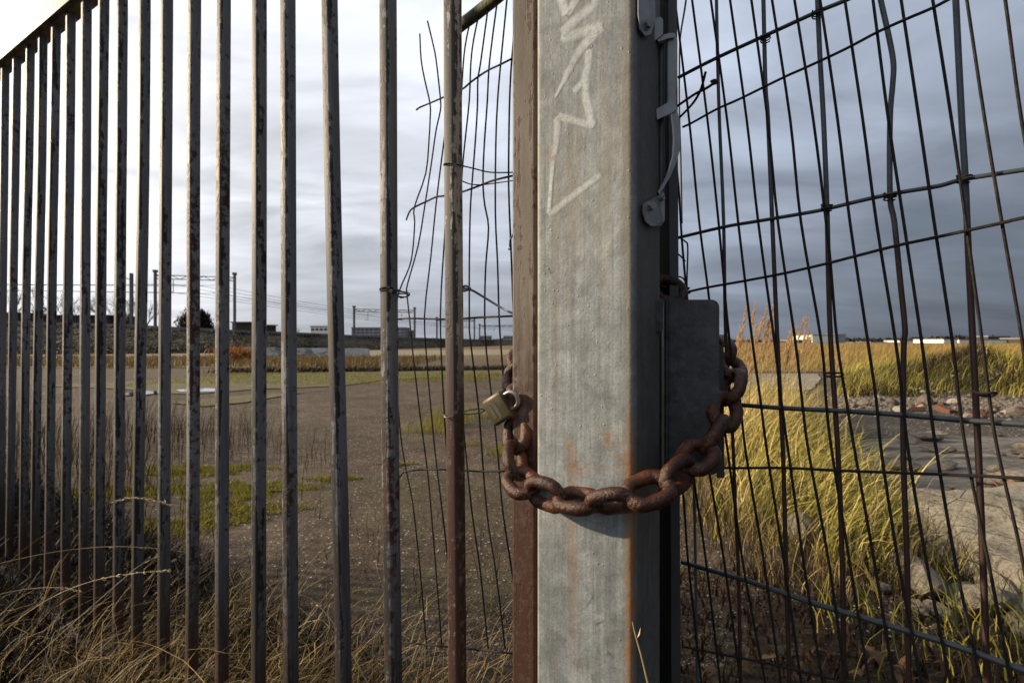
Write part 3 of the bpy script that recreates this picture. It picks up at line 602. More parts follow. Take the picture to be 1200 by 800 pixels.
for i, pl in enumerate(Wv):
    b = MB(); b.tube(smooth_path([P(x, y, rY(x)) for x, y in pl], 4), .0017, 6); b.build('wire', MAT['wire'], mp_, smooth=True)
for pl in ([(800,149),(811,144),(840,128),(867,116),(918,91),(945,79),(990,58),(1028,38),(1061,23),(1094,9),(1130,-9),(1250,-60)], [(797,344),(828,337),(873,329),(920,320),(968,309),(1003,300),(1050,288),(1097,278),(1175,261),(1200,255),(1360,222)],
           [(800,545),(845,548),(918,548),(980,551),(1060,554),(1140,557),(1200,560),(1340,566)], [(800,757),(844,766),(886,774),(960,791),(1060,815)]):
    b = MB(); b.tube(smooth_path([P(x, y, rY(x)-.0042) for x, y in pl], 4), .0018, 6); b.build('wire', MAT['wire'], mp_, smooth=True)
gr = thing('rod_fence', 'leaf of upright rods, grey above and rusted below, tied behind the buckled mesh', 'fence', P(1050, 400, rY(1050)+.02).xy.to_3d())
rods = [([(839.6,-40),(839.6,0),(841,70),(843,140),(848,260),(850.6,400),(858,500),(862,600),(865,660),(868,800)], .0026),
        ([(893,-40),(894.6,0),(897,100),(900,140),(905,260),(911,400),(917.5,530),(921,660),(925,800)], .0029),
        ([(957,-40),(958,0),(961,70),(965,140),(969,240),(971,330),(973.5,400),(982,530),(987,660),(989,800)], .0030),
        ([(1024,-40),(1032,0),(1042,45),(1047,75),(1046,100),(1043,140),(1043,230),(1048,260),(1055,330),(1060.5,385),(1059,410),(1058.5,530),(1063,660),(1065,800)], .0029),
        ([(1119,-40),(1120,0),(1127,140),(1131,208),(1135,300),(1140,400),(1146.5,530),(1152,660),(1157,800)], .0030),
        ([(1222,-40),(1226,200),(1236,400),(1244,600),(1250,800)], .0031),
        ([(813,560),(815,660),(817,800)], .0022), ([(806,-40),(804,0),(797,45),(796,90),(796,130),(798,200),(799,262)], .0015)]
for pl, r in rods:
    b = MB(); b.tube(smooth_path([P(x, y, rY(x)+.010) for x, y in pl], 4), r, 8); b.build('rod', MAT['rod'], gr, smooth=True)
for pl, r in (([(795,91),(840,68),(912,35),(958,14),(990,1),(1060,-30)], .0026), ([(793,279),(848,266),(889,259),(942,250),(968,245),(1018,233),(1058,225),(1100,218),(1130,210),(1200,199),(1350,176)], .0026),
              ([(863,474),(918,478),(960,480),(1000,482),(1058,486),(1126,492),(1160,494.5),(1200,497),(1350,506)], .0031), ([(799,658),(830,667),(875,680),(925,697),(955,707),(1000,720),(1040,732),(1100,750),(1150,767),(1200,785),(1300,815)], .0036)):
    b = MB(); b.tube(smooth_path([P(x, y, rY(x)+.0045) for x, y in pl], 4), r, 8); b.build('cross_rod', MAT['rail_blue'], gr, smooth=True)
def coil(px, py, r=.006, name='tie_wire', lab=''):
    Y = rY(px); c0 = P(px, py, Y+.004); pts = []
    for k in range(25):
        a = k/24*2*math.pi*2.5; pts.append(c0+Vector((r*math.cos(a), r*1.1*math.sin(a), (k/24-.5)*.008)))
    b = MB(); b.tube(pts, .0009, 5); tag(b.build('tie_wire', MAT['wire'], smooth=True, loc=c0), lab, 'wire tie', 'wire ties on the rods right of the post')
for a in ((958, 16, 'twist of wire on the third rod where the highest cross rod meets it'), (897, 45, 'twist of wire on the second rod at the highest cross rod'), (969, 243, 'twist of wire on the third rod above where its rust begins'),
          (1130, 209, 'twist of wire on the thickest rod towards the right edge'), (1043, 230, 'twist of wire on the kinked rod')): coil(a[0], a[1], .006, lab=a[2])
wtie([[(966,437,rY(975)-.005),(984,437,rY(985)-.006),(988,438.5,rY(988)),(984,441,rY(985)+.016),(968,441,rY(970)+.014)]], 'short flat wire clip joining mesh to the third rod below the skyline', .0012)
wtie([[(1138,457,rY(1140)-.006),(1150,461,rY(1150)-.007),(1167,460,rY(1165)-.004),(1160,464,rY(1160)+.014),(1142,462,rY(1142)+.015)]], 'short flat wire clip joining mesh to the thickest rod before the grassy mound', .0014)
wtie([[(789,128,.80),(800,120,.79),(815,110,.76),(827,104,.74),(836,98,.73),(839,95,.73)],[(794,140,.80),(806,128,.78),(815,117,.76),(822,103,.75),(827,84,.74)],[(833,96,.73),(838,94,.73),(840,97,.73),(834,99,.73)]], 'two loose twisted wire ends sticking out beside the latch', .0019)
wtie([[(797,279,.775),(803,283,.772),(806,290,.77),(805,330,.772),(806,352,.772)],[(786,296,.765),(795,298,.765),(803,306,.77)],[(790,324,.77),(799,325,.77),(804,331,.77)],[(799,340,.77),(808,337,.77),(800,345,.77),(809,343,.77)]], 'bent wire hook tied at the edge of the right mesh above the lock plate', .0012)

# steel channel that closes the right leaf
chn = thing('steel_channel', 'dark grey steel channel upright squeezed between post and mesh', 'steel upright', P(788, 400, .76).xy.to_3d())
def colm(b, x0t, x1t, x0b, x1b, Y0, Y1):   # box between two picture columns, front depth Y0, back depth Y1
    zt, zb = 2.3, 0.0
    def X(px, Y): return (px-600)/600*Y
    v = []
    for (z, a, c_) in ((zb, x0b, x1b), (zt, x0t, x1t)):
        v += [(X(a, Y0), Y0, z), (X(c_, Y0), Y0, z), (X(c_, Y0), Y1, z), (X(a, Y0), Y1, z)]
    b.add(v, [(0, 3, 2, 1), (4, 5, 6, 7), (0, 1, 5, 4), (1, 2, 6, 5), (2, 3, 7, 6), (3, 0, 4, 7)])
b = MB(); colm(b, 780, 790, 789, 800, .735, .79); b.build('flange', MAT['channel'], chn)
b = MB(); colm(b, 758, 786, 758, 786, .800, .806); b.build('web', MAT['plate'], chn)
b = MB(); colm(b, 764, 769, 764, 770, .735, .799); b.build('flange', MAT['channel'], chn)

def polyplate(name, pts, Y, thick, mat, parent, Yf=None, sm=False):
    fr = [P(x, y, Yf(x) if Yf else Y) for x, y in pts]
    b = MB(); b.extr(list(reversed(fr)), (0, thick, 0)); return b.build(name, mat, parent, smooth=sm)
def bolt(px, py, Y, r, parent, mat='hard', nrm=Vector((0, -1, 0))):
    c0 = P(px, py, Y); b = MB(); up = Vector((0, 0, 1)); s = nrm.cross(up).normalized()
    for (rr, d0, d1, n) in ((r*1.35, 0, .0015, 16), (r, .0015, .006, 6)):
        f0 = [c0+(s*math.cos(2*math.pi*k/n)+up*math.sin(2*math.pi*k/n))*rr+nrm*d0 for k in range(n)]
        f1 = [p+nrm*(d1-d0) for p in f0]
        b.add(f0+f1, [tuple(range(n)), tuple(reversed(range(n, 2*n)))]+[(i, n+i, n+(i+1) % n, (i+1) % n) for i in range(n)])
    return b.build('bolt', MAT[mat], parent)
def sideY(px, off=.005):      # depth of the post's right side face at a picture column
    k = (px-600)/600; n_ = fd; return (Rc.dot(n_)+off)/(k*n_.x+n_.y) if px < 773 else .672
lat = thing('latch_guard', 'dull grey steel latch bracket bolted to the shaded side of the post near its top', 'latch', P(775, 140, .68))
polyplate('upper_bracket', [(748, -20), (766, -20), (768, 6), (768, 24), (763, 40), (756, 42), (750, 34), (748, 16)], .655, .003, MAT['hard'], lat, sideY)
polyplate('bracket_block', [(759, 24), (774, 20), (777, 23), (777, 40), (767, 48), (759, 47)], .662, .018, MAT['hard'], lat)
polyplate('arm', [(768, 44), (784, 39), (792, 39), (790, 44), (783, 45), (772, 49)], .664, .012, MAT['hard'], lat)
polyplate('guard_plate', [(783, 41), (788, 39), (792, 41), (794, 47), (794, 92), (792, 108), (793, 116), (790, 122), (783, 122)], .668, .005, MAT['hard'], lat)
polyplate('cross_strap', [(769, 128), (783, 120), (792, 115), (793, 128), (788, 132), (770, 140)], .664, .005, MAT['hard'], lat)
st = [(788, 128), (793, 127), (796.5, 140), (797.5, 160), (797, 176), (792, 192), (786, 206), (778, 220), (773, 228), (771, 225), (778, 212), (785, 198), (790, 180), (791, 160), (790, 145)]
polyplate('curved_strap', st, .667, .009, MAT['hard'], lat)
polyplate('lower_tab', [(754, 238), (764, 233), (773, 228), (777, 224), (779, 228), (779, 258), (775, 264), (763, 265), (756, 259), (753, 248)], .652, .003, MAT['hard'], lat, sideY)
bn = Vector((fd.x*.6, fd.y-.3, 0)).normalized(); bolt(757, 30, sideY(757)-.002, .0048, lat, nrm=bn); bolt(761, 242, sideY(761)-.002, .0048, lat, nrm=bn); bolt(774, 233, .664, .003, lat, nrm=bn)
b = MB(); b.tube([P(775, 46, .678), P(775, 229, .678)], .0045, 10); b.build('slide_rod', MAT['rail_blue'], lat, smooth=True)

plY = lambda x: .690-.00042*(x-768)
lp = thing('lock_plate', 'dark flat steel lock plate with rounded corners hanging beside the post under the chain', 'steel plate', P(805, 450, .68))
rc = rounded(784, 351, 843, 556, 9, 4, (1, 1, 0, 0))
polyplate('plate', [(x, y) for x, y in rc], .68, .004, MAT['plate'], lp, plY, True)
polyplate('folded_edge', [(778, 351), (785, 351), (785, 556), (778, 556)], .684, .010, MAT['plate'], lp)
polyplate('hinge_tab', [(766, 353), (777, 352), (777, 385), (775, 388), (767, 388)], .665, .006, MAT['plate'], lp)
b = MB(); b.tube([P(781.5, 349, .684), P(781.5, 556, .684)], .0028, 8); b.build('weld_bead', MAT['plate'], lp, smooth=True)
polyplate('backing_strip', [(841, 404), (848, 404), (849, 560), (841, 560)], .70, .004, MAT['channel'], lp)

# ------------------------------------------------------------ chain
def link_bm(L0=.0630, Wd=.0495, r=.0083, segs=28, sides=10):
    b = MB(); hl = L0/2-Wd/2; rc_ = Wd/2-r; pts = []
    for k in range(segs):
        u = k/segs*2*math.pi
        x = math.cos(u); y = math.sin(u); ex = (hl if x > .05 else -hl if x < -.05 else hl*x/.05)
        pts.append(Vector((ex+rc_*x*1.02, rc_*y, .0)))
    n = len(pts); vs = []; 
    for i in range(n):
        t_ = (pts[(i+1) % n]-pts[i-1]).normalized(); s = t_.cross(Vector((0, 0, 1)))
        rr = r*(1+.04*math.sin(i*2.1)+.03*math.sin(i*5.3))
        for k in range(sides):
            a = 2*math.pi*k/sides; vs.append(pts[i]+s*math.cos(a)*rr+Vector((0, 0, 1))*math.sin(a)*rr)
    b.add(vs, [(i*sides+k, ((i+1) % n)*sides+k, ((i+1) % n)*sides+(k+1) % sides, i*sides+(k+1) % sides) for i in range(n) for k in range(sides)])
    return b
path = [P(640,400,.86), P(622,412,.84), P(606,430,.80), P(604,448,.772), P(607,478,.757), P(605,500,.745), P(607,522,.728), P(604,545,.70), P(612,566,.668), P(634,577,.640), P(664,584,.617), P(700,589,.594), P(737,582,.571), P(768,571,.572),
        P(796,556,.592), P(820,531,.620), P(840,503,.648), P(851,477,.675), P(857,447,.705), P(854,424,.745), P(838,405,.79), P(818,388,.83)]
sp_ = smooth_path(path, 24)
pitch = .0630-2*.0083-.0012
acc = [0.0]
for i in range(1, len(sp_)): acc.append(acc[-1]+(sp_[i]-sp_[i-1]).length)
def at_len(s):
    s = max(0, min(acc[-1]-1e-6, s))
    i = max(1, int(np.searchsorted(acc, s))); f = (s-acc[i-1])/(acc[i]-acc[i-1]+1e-9); return sp_[i-1].lerp(sp_[i], f)
chain = thing('rusty_chain', 'heavy rusted steel chain wrapped round the post, the stile and the lock plate', 'chain', at_len(acc[-1]*.5))
CI = wmat(chain).inverted(); lk = link_bm(); proto = None
ctr = Vector((.11, .70, 0)); nl = int(acc[-1]/pitch)
for i in range(nl):
    s = (i+.5)*pitch; p = at_len(s); t_ = (at_len(s+pitch*.5)-at_len(s-pitch*.5)).normalized()
    outw = Vector((p.x-ctr.x, p.y-ctr.y, 0)).normalized(); outw = (outw-t_*outw.dot(t_)).normalized(); side = t_.cross(outw)
    roll = R(28 if i % 2 else 118)+R(random.uniform(-20, 20)); zax = outw*math.cos(roll)+side*math.sin(roll); yax = zax.cross(t_).normalized()
    Mx = Matrix((t_, yax, zax)).transposed().to_4x4(); Mx.translation = p
    if proto is None:
        proto = lk.build('link', MAT['chain'], chain, world=False, smooth='all'); o = proto
    else: o = proto.copy(); COL.objects.link(o); o.parent = chain
    o.matrix_basis = CI @ Mx
# loose end of the chain above the lock plate
for i, (p, t_, z_) in enumerate(((P(783, 341, .735), Vector((.9, .2, -.3)), Vector((.1, -.9, .3))), (P(768, 345, .74), Vector((.5, .7, .2)), Vector((.6, -.2, .7))))):
    t_ = t_.normalized(); y_ = z_.cross(t_).normalized(); z_ = t_.cross(y_); Mx = Matrix((t_, y_, z_)).transposed().to_4x4(); Mx.translation = p
    o = proto.copy(); COL.objects.link(o); o.parent = chain; o.matrix_basis = CI @ Mx

# padlock
pk = thing('padlock', 'small worn brass padlock with grey shackle hanging from the chain left of the stile', 'padlock', P(586, 477, .748))
pM = wmat(pk)
def lockpt(x, y, z):   # lock frame: x width, z along shackle
    e = Matrix.Rotation(R(-16), 4, 'Z') @ Matrix.Rotation(R(58), 4, 'Y') @ Matrix.Rotation(R(18), 4, 'X'); return (e @ Vector((x, y, z)))*1.1
b = MB(); ring = rounded(-.019, -.0075, .019, .0075, .005, 4); n = len(ring)
lv = [(-.0185, .86), (-.0165, 1), (.0125, 1), (.0145, .9)]
vv = []
for z, s in lv: vv += [lockpt(p[0]*s, p[1]*s, z) for p in ring]
b.add(vv, [(j*n+k, j*n+(k+1) % n, (j+1)*n+(k+1) % n, (j+1)*n+k) for j in range(3) for k in range(n)]+[tuple(reversed(range(n))), tuple(range(3*n, 4*n))])
b.build('lock_body', MAT['brass'], pk, world=False, smooth=True)
b = MB(); sh = [(-.0105, 0, .012), (-.0105, 0, .022)]+[(-.0105*math.cos(a), 0, .022+.0105*math.sin(a)) for a in [math.pi*k/8 for k in range(1, 8)]]+[(.0105, 0, .022), (.0105, 0, .012)]
b.tube([lockpt(*p) for p in sh], .0033, 10); b.build('shackle', MAT['shackle'], pk, world=False, smooth=True)
for zz, hw in ((-.001, .013), (-.009, .010)):
    b = MB(); f = [lockpt(x, -.0078, z) for x, z in ((-hw, zz-.0026), (hw, zz-.0026), (hw, zz+.0026), (-hw, zz+.0026))]; b.extr(list(reversed(f)), lockpt(0, .0008, 0)); b.build('stamped_mark', MAT['lockdark'], pk, world=False)
b = MB(); c0 = lockpt(0, 0, -.0188); ax = lockpt(0, 0, -1); u_ = lockpt(1, 0, 0); w_ = lockpt(0, 1, 0)
f0 = [c0+(u_*math.cos(a)+w_*math.sin(a))*.0045 for a in [2*math.pi*k/12 for k in range(12)]]; b.extr(f0, ax*.0008); b.build('keyhole', MAT['lockdark'], pk, world=False)

# ------------------------------------------------------------ far left: railway embankment etc.
crest = [(-900, 44), (-500, 44), (0, 46), (140, 48), (275, 52), (360, 60), (450, 75), (520, 97), (575, 130), (640, 210), (690, 400)]
ctop = {0: 2.7}
def crz(D): return float(np.interp(D, [40, 46, 52, 75, 97, 130, 210, 400], [2.6, 2.5, 1.85, 1.40, 1.25, 1.15, 1.15, 1.2]))
b = MB(); rows = []
for px, D in crest:
    X = (px-600)/600*D; z = crz(D); k = D*.84/D
    rows.append([(X*.84, D*.84, -.05), (X*.89, D*.89, z*.45), (X*.94, D*.94, z*.86), (X*.965, D*.965, z), (X*1.12, D*1.12, z), (X*1.25, D*1.25, -.1)])
m_ = 6
b.add([p for r_ in rows for p in r_], [(i*m_+k, i*m_+k+1, (i+1)*m_+k+1, (i+1)*m_+k) for i in range(len(rows)-1) for k in range(m_-1)])
emb = tag(b.build('embankment', MAT['embank'], smooth='all'), kind='structure')
def along(u):
    u = u*(len(crest)-1); i = min(int(u), len(crest)-2); f = u-i; px = crest[i][0]+(crest[i+1][0]-crest[i][0])*f; D = crest[i][1]+(crest[i+1][1]-crest[i][1])*f; return px, D
# scrub on the bank
bp = []
for _ in range(16000):
    px, D = along(random.uniform(.05, .93)); s = random.random(); X = (px-600)/600*D; k = .84+.125*s; bp.append((X*k, D*k, crz(D)*min(1, s*1.05)-.05))
bp = np.array(bp); tag(blades('embankment_scrub', MAT['scrub'], bp, U(.1, .3, len(bp))*(bp[:, 1]/50)**.35, U(.1, .9, len(bp)), 0, 2, .10*(bp[:, 1]/50), seg=3), 'dark low scrub covering the long railway embankment', 'scrub', kind='stuff')
# parapet on the crest
b = MB(); pr = [((px-600)/600*D*.972, D*.972, crz(D)) for px, D in crest]
for i in range(len(pr)-1):
    a, c_ = pr[i], pr[i+1]; b.add([a, c_, (c_[0], c_[1]+.4, c_[2]), (a[0], a[1]+.4, a[2]), (a[0], a[1], a[2]+.3), (c_[0], c_[1], c_[2]+.3), (c_[0], c_[1]+.4, c_[2]+.3), (a[0], a[1]+.4, a[2]+.3)], [(0, 1, 5, 4), (1, 2, 6, 5), (4, 5, 6, 7), (2, 3, 7, 6), (0, 4, 7, 3)])
tag(b.build('parapet', MAT['railwall'], loc=Vector(pr[4])), 'long low pale concrete parapet along the top of the railway embankment', 'wall')
# white wall at the foot of the bank
def mg():
    m, t, b = M_new('sprayed_wall'); v = coords(t, (.5, .5, 1.1), 'World'); n = noise(t, v, 1.0, 4, .6, 1.2); n2 = noise(t, v, 3, 4)
    col = mixc(t, ramp(t, n, [(.52, 0), (.56, 1)]), (.46, .46, .45), (.10, .11, .13)); col = mixc(t, ramp(t, n2, [(.4, 0), (.7, .6)]), col, (.25, .25, .24)); L(t, col, b.inputs['Base Color']); b.inputs['Roughness'].default_value = .85; return m
w0 = G(283, 418); w1_ = G(432, 417.5); b = MB(); w0.y -= .0; dn = Vector((0, .3, 0)); seg = 12
ww = thing('sprayed_wall', 'low white concrete wall covered in faded spray paint at the foot of the railway embankment', 'wall', w0)
mgm = mg()
for i in range(seg):
    a = w0.lerp(w1_, i/seg); c_ = w0.lerp(w1_, (i+.985)/seg); h_ = .62-.12*i/seg+random.uniform(-.02, .02)
    b = MB(); b.extr([a, c_, c_+Vector((0, 0, h_)), a+Vector((0, 0, h_))], dn); b.build('wall_panel', mgm, ww)
# masts and portals
def portal(px0, px1, D, ztop, label):
    a = P(px0, 400, D); c_ = P(px1, 400, D*1.04); a.z = crz(D)-.2; c_.z = crz(D)-.2
    t = thing('catenary_portal', label, 'railway gantry', a, 0, 'overhead line gantries on the railway')
    s = .105*(D/52)**.6
    for p in (a, c_):
        b = MB(); b.box(p.x-s, p.y-s, p.z, p.x+s, p.y+s, ztop+.35); b.box(p.x-s*1.7, p.y-s*1.7, p.z, p.x+s*1.7, p.y+s*1.7, p.z+.5); b.box(p.x-s*1.6, p.y-s*1.6, ztop+.25, p.x+s*1.6, p.y+s*1.6, ztop+.5); b.build('mast', MAT['mast'], t)
    b = MB(); n = 10; A = Vector((a.x, a.y, ztop)); C = Vector((c_.x, c_.y, ztop)); r = .055*(D/52)**.5
    b.tube([A, C], r, 4); b.tube([A-Vector((0, 0, .38)), C-Vector((0, 0, .38))], r, 4)
    for i in range(n):
        b.tube([A.lerp(C, i/n)-Vector((0, 0, .38*(i % 2))), A.lerp(C, (i+1)/n)-Vector((0, 0, .38*((i+1) % 2)))], r*.7, 4)
    b.build('beam', MAT['mast'], t)
    for f in (.22, .5, .78):
        q = A.lerp(C, f); b = MB(); b.tube([q-Vector((0, 0, .38)), q-Vector((0, 0, 1.7))], r*.6, 4); b.tube([q-Vector((0, 0, 1.7)), q-Vector((.5, 0, 1.6))], r*.6, 4); b.build('hanger', MAT['mast'], t)
    return A, C
pA = portal(182, 275, 52, 1+78*52/600, 'nearest railway gantry, two masts and a lattice beam seen between the bars')
pB = portal(415, 486, 82, 1+38*82/600, 'railway gantry behind the second nearest bar, in front of the large grey building')
pC = portal(512, 556, 120, 1+26*120/600, 'small railway gantry just left of and behind the nearest bar')
pD = portal(562, 640, 170, 1+19*170/600, 'farthest small railway gantry, between the nearest bar and the rusty stile')
b = MB(); q = P(154, 400, 50); b.box(q.x-.12, q.y-.12, 2.4, q.x+.12, q.y+.12, 1+80*50/600); b.tube([Vector((q.x, q.y, 7.0)), Vector((q.x-.9, q.y, 7.3))], .05, 4)
tag(b.build('mast', MAT['mast'], loc=Vector((q.x, q.y, 2.4))), 'single dark mast standing just left of the nearest railway gantry', 'mast')
pts = [(pA, 52), (pB, 82), (pC, 120), (pD, 170)]
for f, dz in ((.22, .9), (.22, 1.75), (.5, .9), (.5, 1.75), (.78, .9), (.78, 1.75)):
    b = MB(); path_ = []; 
    far0 = Vector((-90, 40, 8)); kn = [Vector((-80, 44, pA[0].z-dz))]+[a.lerp(c_, f)-Vector((0, 0, dz)) for (a, c_), _ in pts]
    for i in range(len(kn)-1):
        for k in range(8):
            s = k/8; p = kn[i].lerp(kn[i+1], s); p.z -= .35*4*s*(1-s)*(1 if dz < 1 else .1); path_.append(p)
    path_.append(kn[-1]); b.tube(path_, .022, 3)
    tag(b.build('overhead_wire', MAT['wire'], loc=kn[0]), '%s overhead railway wire %s the gantry beams' % ({.22: 'left', .5: 'middle', .78: 'right'}[f], 'hung just below' if dz < 1 else 'low beneath'), 'overhead wire', 'overhead wires of the railway')

def building(name, label, px0, px1, ytop, D, mat, roof=None, floors=0, wins=0, ybot=None, depth=None, cat='building', winmat='glass', dz=None):
    a = P(px0, ytop, D); c_ = P(px1, ytop, D); t = thing(name, label, cat, Vector(((a.x+c_.x)/2, D, 0))); dp = depth or abs(c_.x-a.x)*.5; h = a.z
    b = MB(); b.box(a.x, D, -.3, c_.x, D+dp, h); b.build('wall', mat, t)
    if roof == 'gambrel':
        w = c_.x-a.x; b = MB(); pr_ = [(0, 0), (w, 0), (w*.92, w*.16), (w*.6, w*.26), (w*.4, w*.26), (w*.08, w*.16)]; b.extr([Vector((a.x+x, D-.2, h+z+.01)) for x, z in pr_], (0, dp+.4, 0)); b.build('roof', mat, t)
    else:
        b = MB(); b.box(a.x-.2, D-.2, h+.004, c_.x+.2, D+dp+.2, h+.3*D/150); b.build('roof', MAT['railwall'], t)
    for f in range(floors):
        z = h*(f+.35)/floors if not dz else h-dz*(f+1); 
        if z < 1.2: continue
        for k in range(wins):
            x0 = a.x+(c_.x-a.x)*(k+.15)/wins; x1 = a.x+(c_.x-a.x)*(k+.85)/wins; b = MB(); b.box(x0, D-.08, z, x1, D+.05, z+h/floors*.38 if not dz else z+dz*.45); b.build('window', MAT[winmat], t)
    return t
c0 = P(229, 400, 72); bp = np.array([(c0.x+random.uniform(-2.4, 2.6)*math.cos(q*1.57), 72+random.gauss(0, .8), 1.0+4.4*math.sin(q*1.57)*random.uniform(.1, 1)) for q in np.random.default_rng(3).random(9000)])
tag(blades('dark_thicket', MAT['scrub'], bp, U(.3, .8, len(bp)), U(.1, 1.5, len(bp)), 0, 3, .16, seg=3, loc=(c0.x, 72, 0)), 'dense dark rounded thicket behind the embankment under the nearest gantry', 'thicket')
building('shed', 'low dark roofed shed right of the curved roof building behind the embankment', 272, 298, 378, 80, MAT['bld_dark'])
building('shed', 'second low dark shed behind the embankment just left of the third bar group', 299, 319, 381.5, 82, MAT['bld_dark'])
building('shed', 'long low dark building behind the embankment seen between the far left bars', 30, 128, 370, 70, MAT['bld_dark'])
building('shed', 'dark building at the left edge of the picture behind the embankment', -60, 22, 367, 68, MAT['bld_dark'])
building('office_block', 'small white flat topped block behind the embankment', 364, 389, 383, 260, MAT['bld_white'], floors=3, wins=5)
t = building('office_block', 'large stepped grey building on the skyline behind the second nearest bar', 412, 474, 384.5, 240, MAT['bld_grey'], floors=5, wins=12)
building('office_block', 'lower grey wing right of the large stepped building on the skyline', 466, 484, 388, 250, MAT['bld_grey'], floors=4, wins=4)
for px, w, D in ((562, 14, 420), (590, 12, 500), (645, 30, 500)):
    building('warehouse', {562: 'tiny grey block on the skyline right of the nearest bar', 590: 'tiny pale block on the skyline left of the rusty stile', 645: 'far grey block hidden mostly by the post'}[px], px, px+w, 394.5, D, MAT['bld_grey'], floors=2, wins=3)
building('warehouse', 'pale green white block on the skyline right of the tall golden grass', 952, 979, 393, 420, MAT['bld_green'], floors=0, depth=30)
building('warehouse', 'grey green end block joined to the pale block on the skyline', 979.2, 991, 392.5, 422, MAT['bld_grey'], depth=30)
building('warehouse', 'low dark red building left of the pale green block', 930, 951, 399, 400, MAT['bld_dark'], depth=20)
k = 0
for (a, c_, y) in ((1000, 1018, 402), (1020, 1040, 401.5), (1043, 1052, 402), (1054, 1070, 399.5), (1072, 1082, 401)):
    building('warehouse', ['first low white shed right of the pale green block', 'second low white shed right of the pale green block', 'tiny low white shed in the middle of the skyline row', 'tallest white shed of the skyline row behind the kinked rod', 'low white shed at the right end of the skyline row'][k], a, c_, y, 450+k*9, MAT['bld_white'], depth=20); k += 1
building('warehouse', 'small white hall behind the golden grass right of the kinked rod', 1106, 1122, 398, 330, MAT['bld_white'], depth=25)
building('warehouse', 'long pale hall on the skyline at the right', 1124, 1196, 398.5, 350, MAT['bld_white'], depth=25)
building('warehouse', 'dark raised roof structure above the long pale hall', 1158, 1183, 394.5, 380, MAT['bld_dark'], depth=15)
building('warehouse', 'low dark building on the skyline at the right edge', 1197, 1260, 397, 340, MAT['bld_dark'], depth=15)
# distant tree line
tl = []
for _ in range(9000):
    a = random.uniform(-1.3, 1.5); D = random.uniform(520, 620); tl.append((a*D, D, random.uniform(-1, 2.5+1.5*math.sin(a*9)+1.2*math.sin(a*23))))
tl = np.array(tl); tag(blades('distant_woods', MAT['scrub'], tl, U(2, 4.5, len(tl)), U(.1, 1.2, len(tl)), 0, 2, 4.0, seg=2), 'dark low line of distant woods along the horizon', 'woods', kind='stuff')

# bare trees
def tree_mesh(seed, H=9):
    r_ = random.Random(seed); tr = MB(); cr_ = MB()
    def br(p, d, l, r, dep):
        q = p+d*l; mid = p.lerp(q, .5)+Vector((r_.uniform(-.06, .06)*l, r_.uniform(-.06, .06)*l, 0)); (tr if dep < 2 else cr_).tube([p, mid, q], [r, r*.85, r*.7], 5 if dep < 2 else 3, False)
        if dep >= 6: return
        for k in range(2 if dep < 1 else 3):
            ax = Vector((r_.gauss(0, 1), r_.gauss(0, 1), r_.gauss(0, .3))).normalized(); nd_ = (d+ax*r_.uniform(.35, .75)+Vector((0, 0, .12))).normalized(); br(q if k < 2 else mid, nd_, l*r_.uniform(.62, .82), r*.62, dep+1)
    br(Vector((0, 0, 0)), Vector((0, 0, 1)), H*.26, .15, 0); return tr, cr_
tms = [tree_mesh(s) for s in (3, 11, 23)]; tmesh = []
trees = [(-30, 62, 1.05), (8, 62, 1.0), (36, 66, .95), (66, 64, 1.05), (92, 68, .9), (126, 66, 1.0), (143, 70, 1.0), (168, 72, .9), (208, 84, .8), (238, 84, .75), (345, 120, .55), (-70, 64, 1.1)]
tl_ = ['bare tree at the far left edge behind the bars', 'bare tree behind the leftmost bars in view', 'bare tree behind the third and fourth bars from the left', 'bare tree behind the dark long shed', 'bare tree over the middle of the dark long shed', 'bare tree left of the single mast, the first', 'bare tree left of the single mast, the nearer', 'bare tree between the single mast and the gantry', 'bare tree left of the curved roof building', 'bare tree behind the curved roof building', 'tiny bare shrub tree right of the low sheds', 'bare tree out past the left edge']
for i, (px, D, s) in enumerate(trees):
    q = P(px, 400, D); t = thing('bare_tree', tl_[i], 'tree', (q.x, q.y, .2), random.uniform(0, 6), 'bare trees behind the railway'); t.scale = (s, s, s*.96)
    if i < 3:
        a, c_ = tms[i]; o1 = a.build('trunk', MAT['bark'], t, world=False); o2 = c_.build('crown', MAT['bark'], t, world=False); tmesh.append((o1, o2))
    else:
        for o in tmesh[i % 3]: n_ = o.copy(); COL.objects.link(n_); n_.parent = t

# low berm with dark growth and orange bush on the left
bp = scatter(9000, -16, .8, 16.4, 19.0, lambda x, y: True)
bp[:, 1] = 17.2+ (bp[:, 0]+8)*.16+rng.normal(0, .35, len(bp)); bp = bp[(bp[:, 0] > -9.8)]
tag(blades('dark_growth', MAT['scrub'], bp, U(.06, .22, len(bp)), U(.2, 1, len(bp)), 0, 2, .02, seg=3), 'dark strip of low dead growth crossing the gravel before the embankment', 'low growth', kind='stuff')
bp = scatter(14000, -36, -4, 19, 31, lambda x, y: y > 19.5+.2*math.sin(x)); tag(blades('dead_grass', MAT['orange'], bp, U(.12, .4, len(bp)), U(.2, 1, len(bp)), 0, 2, .035, seg=3), 'orange brown dead grass strip in front of the railway embankment', 'dry grass', kind='stuff')
bp = np.array([(G(277, 424).x+random.gauss(0, .38), 25+random.gauss(0, .5), random.uniform(0, .5)) for _ in range(420)])
MAT['rusty'] = m_grass('orange_leaves', [(.22, .09, .02), (.34, .14, .04), (.20, .08, .03)])
tag(blades('orange_bush', MAT['rusty'], bp, U(.2, .55, len(bp)), U(.1, 1.4, len(bp)), 0, 3, .05, seg=3, loc=(G(277, 424).x, 25.0, 0.0)), 'orange leaved bush in front of the white sprayed wall', 'bush')
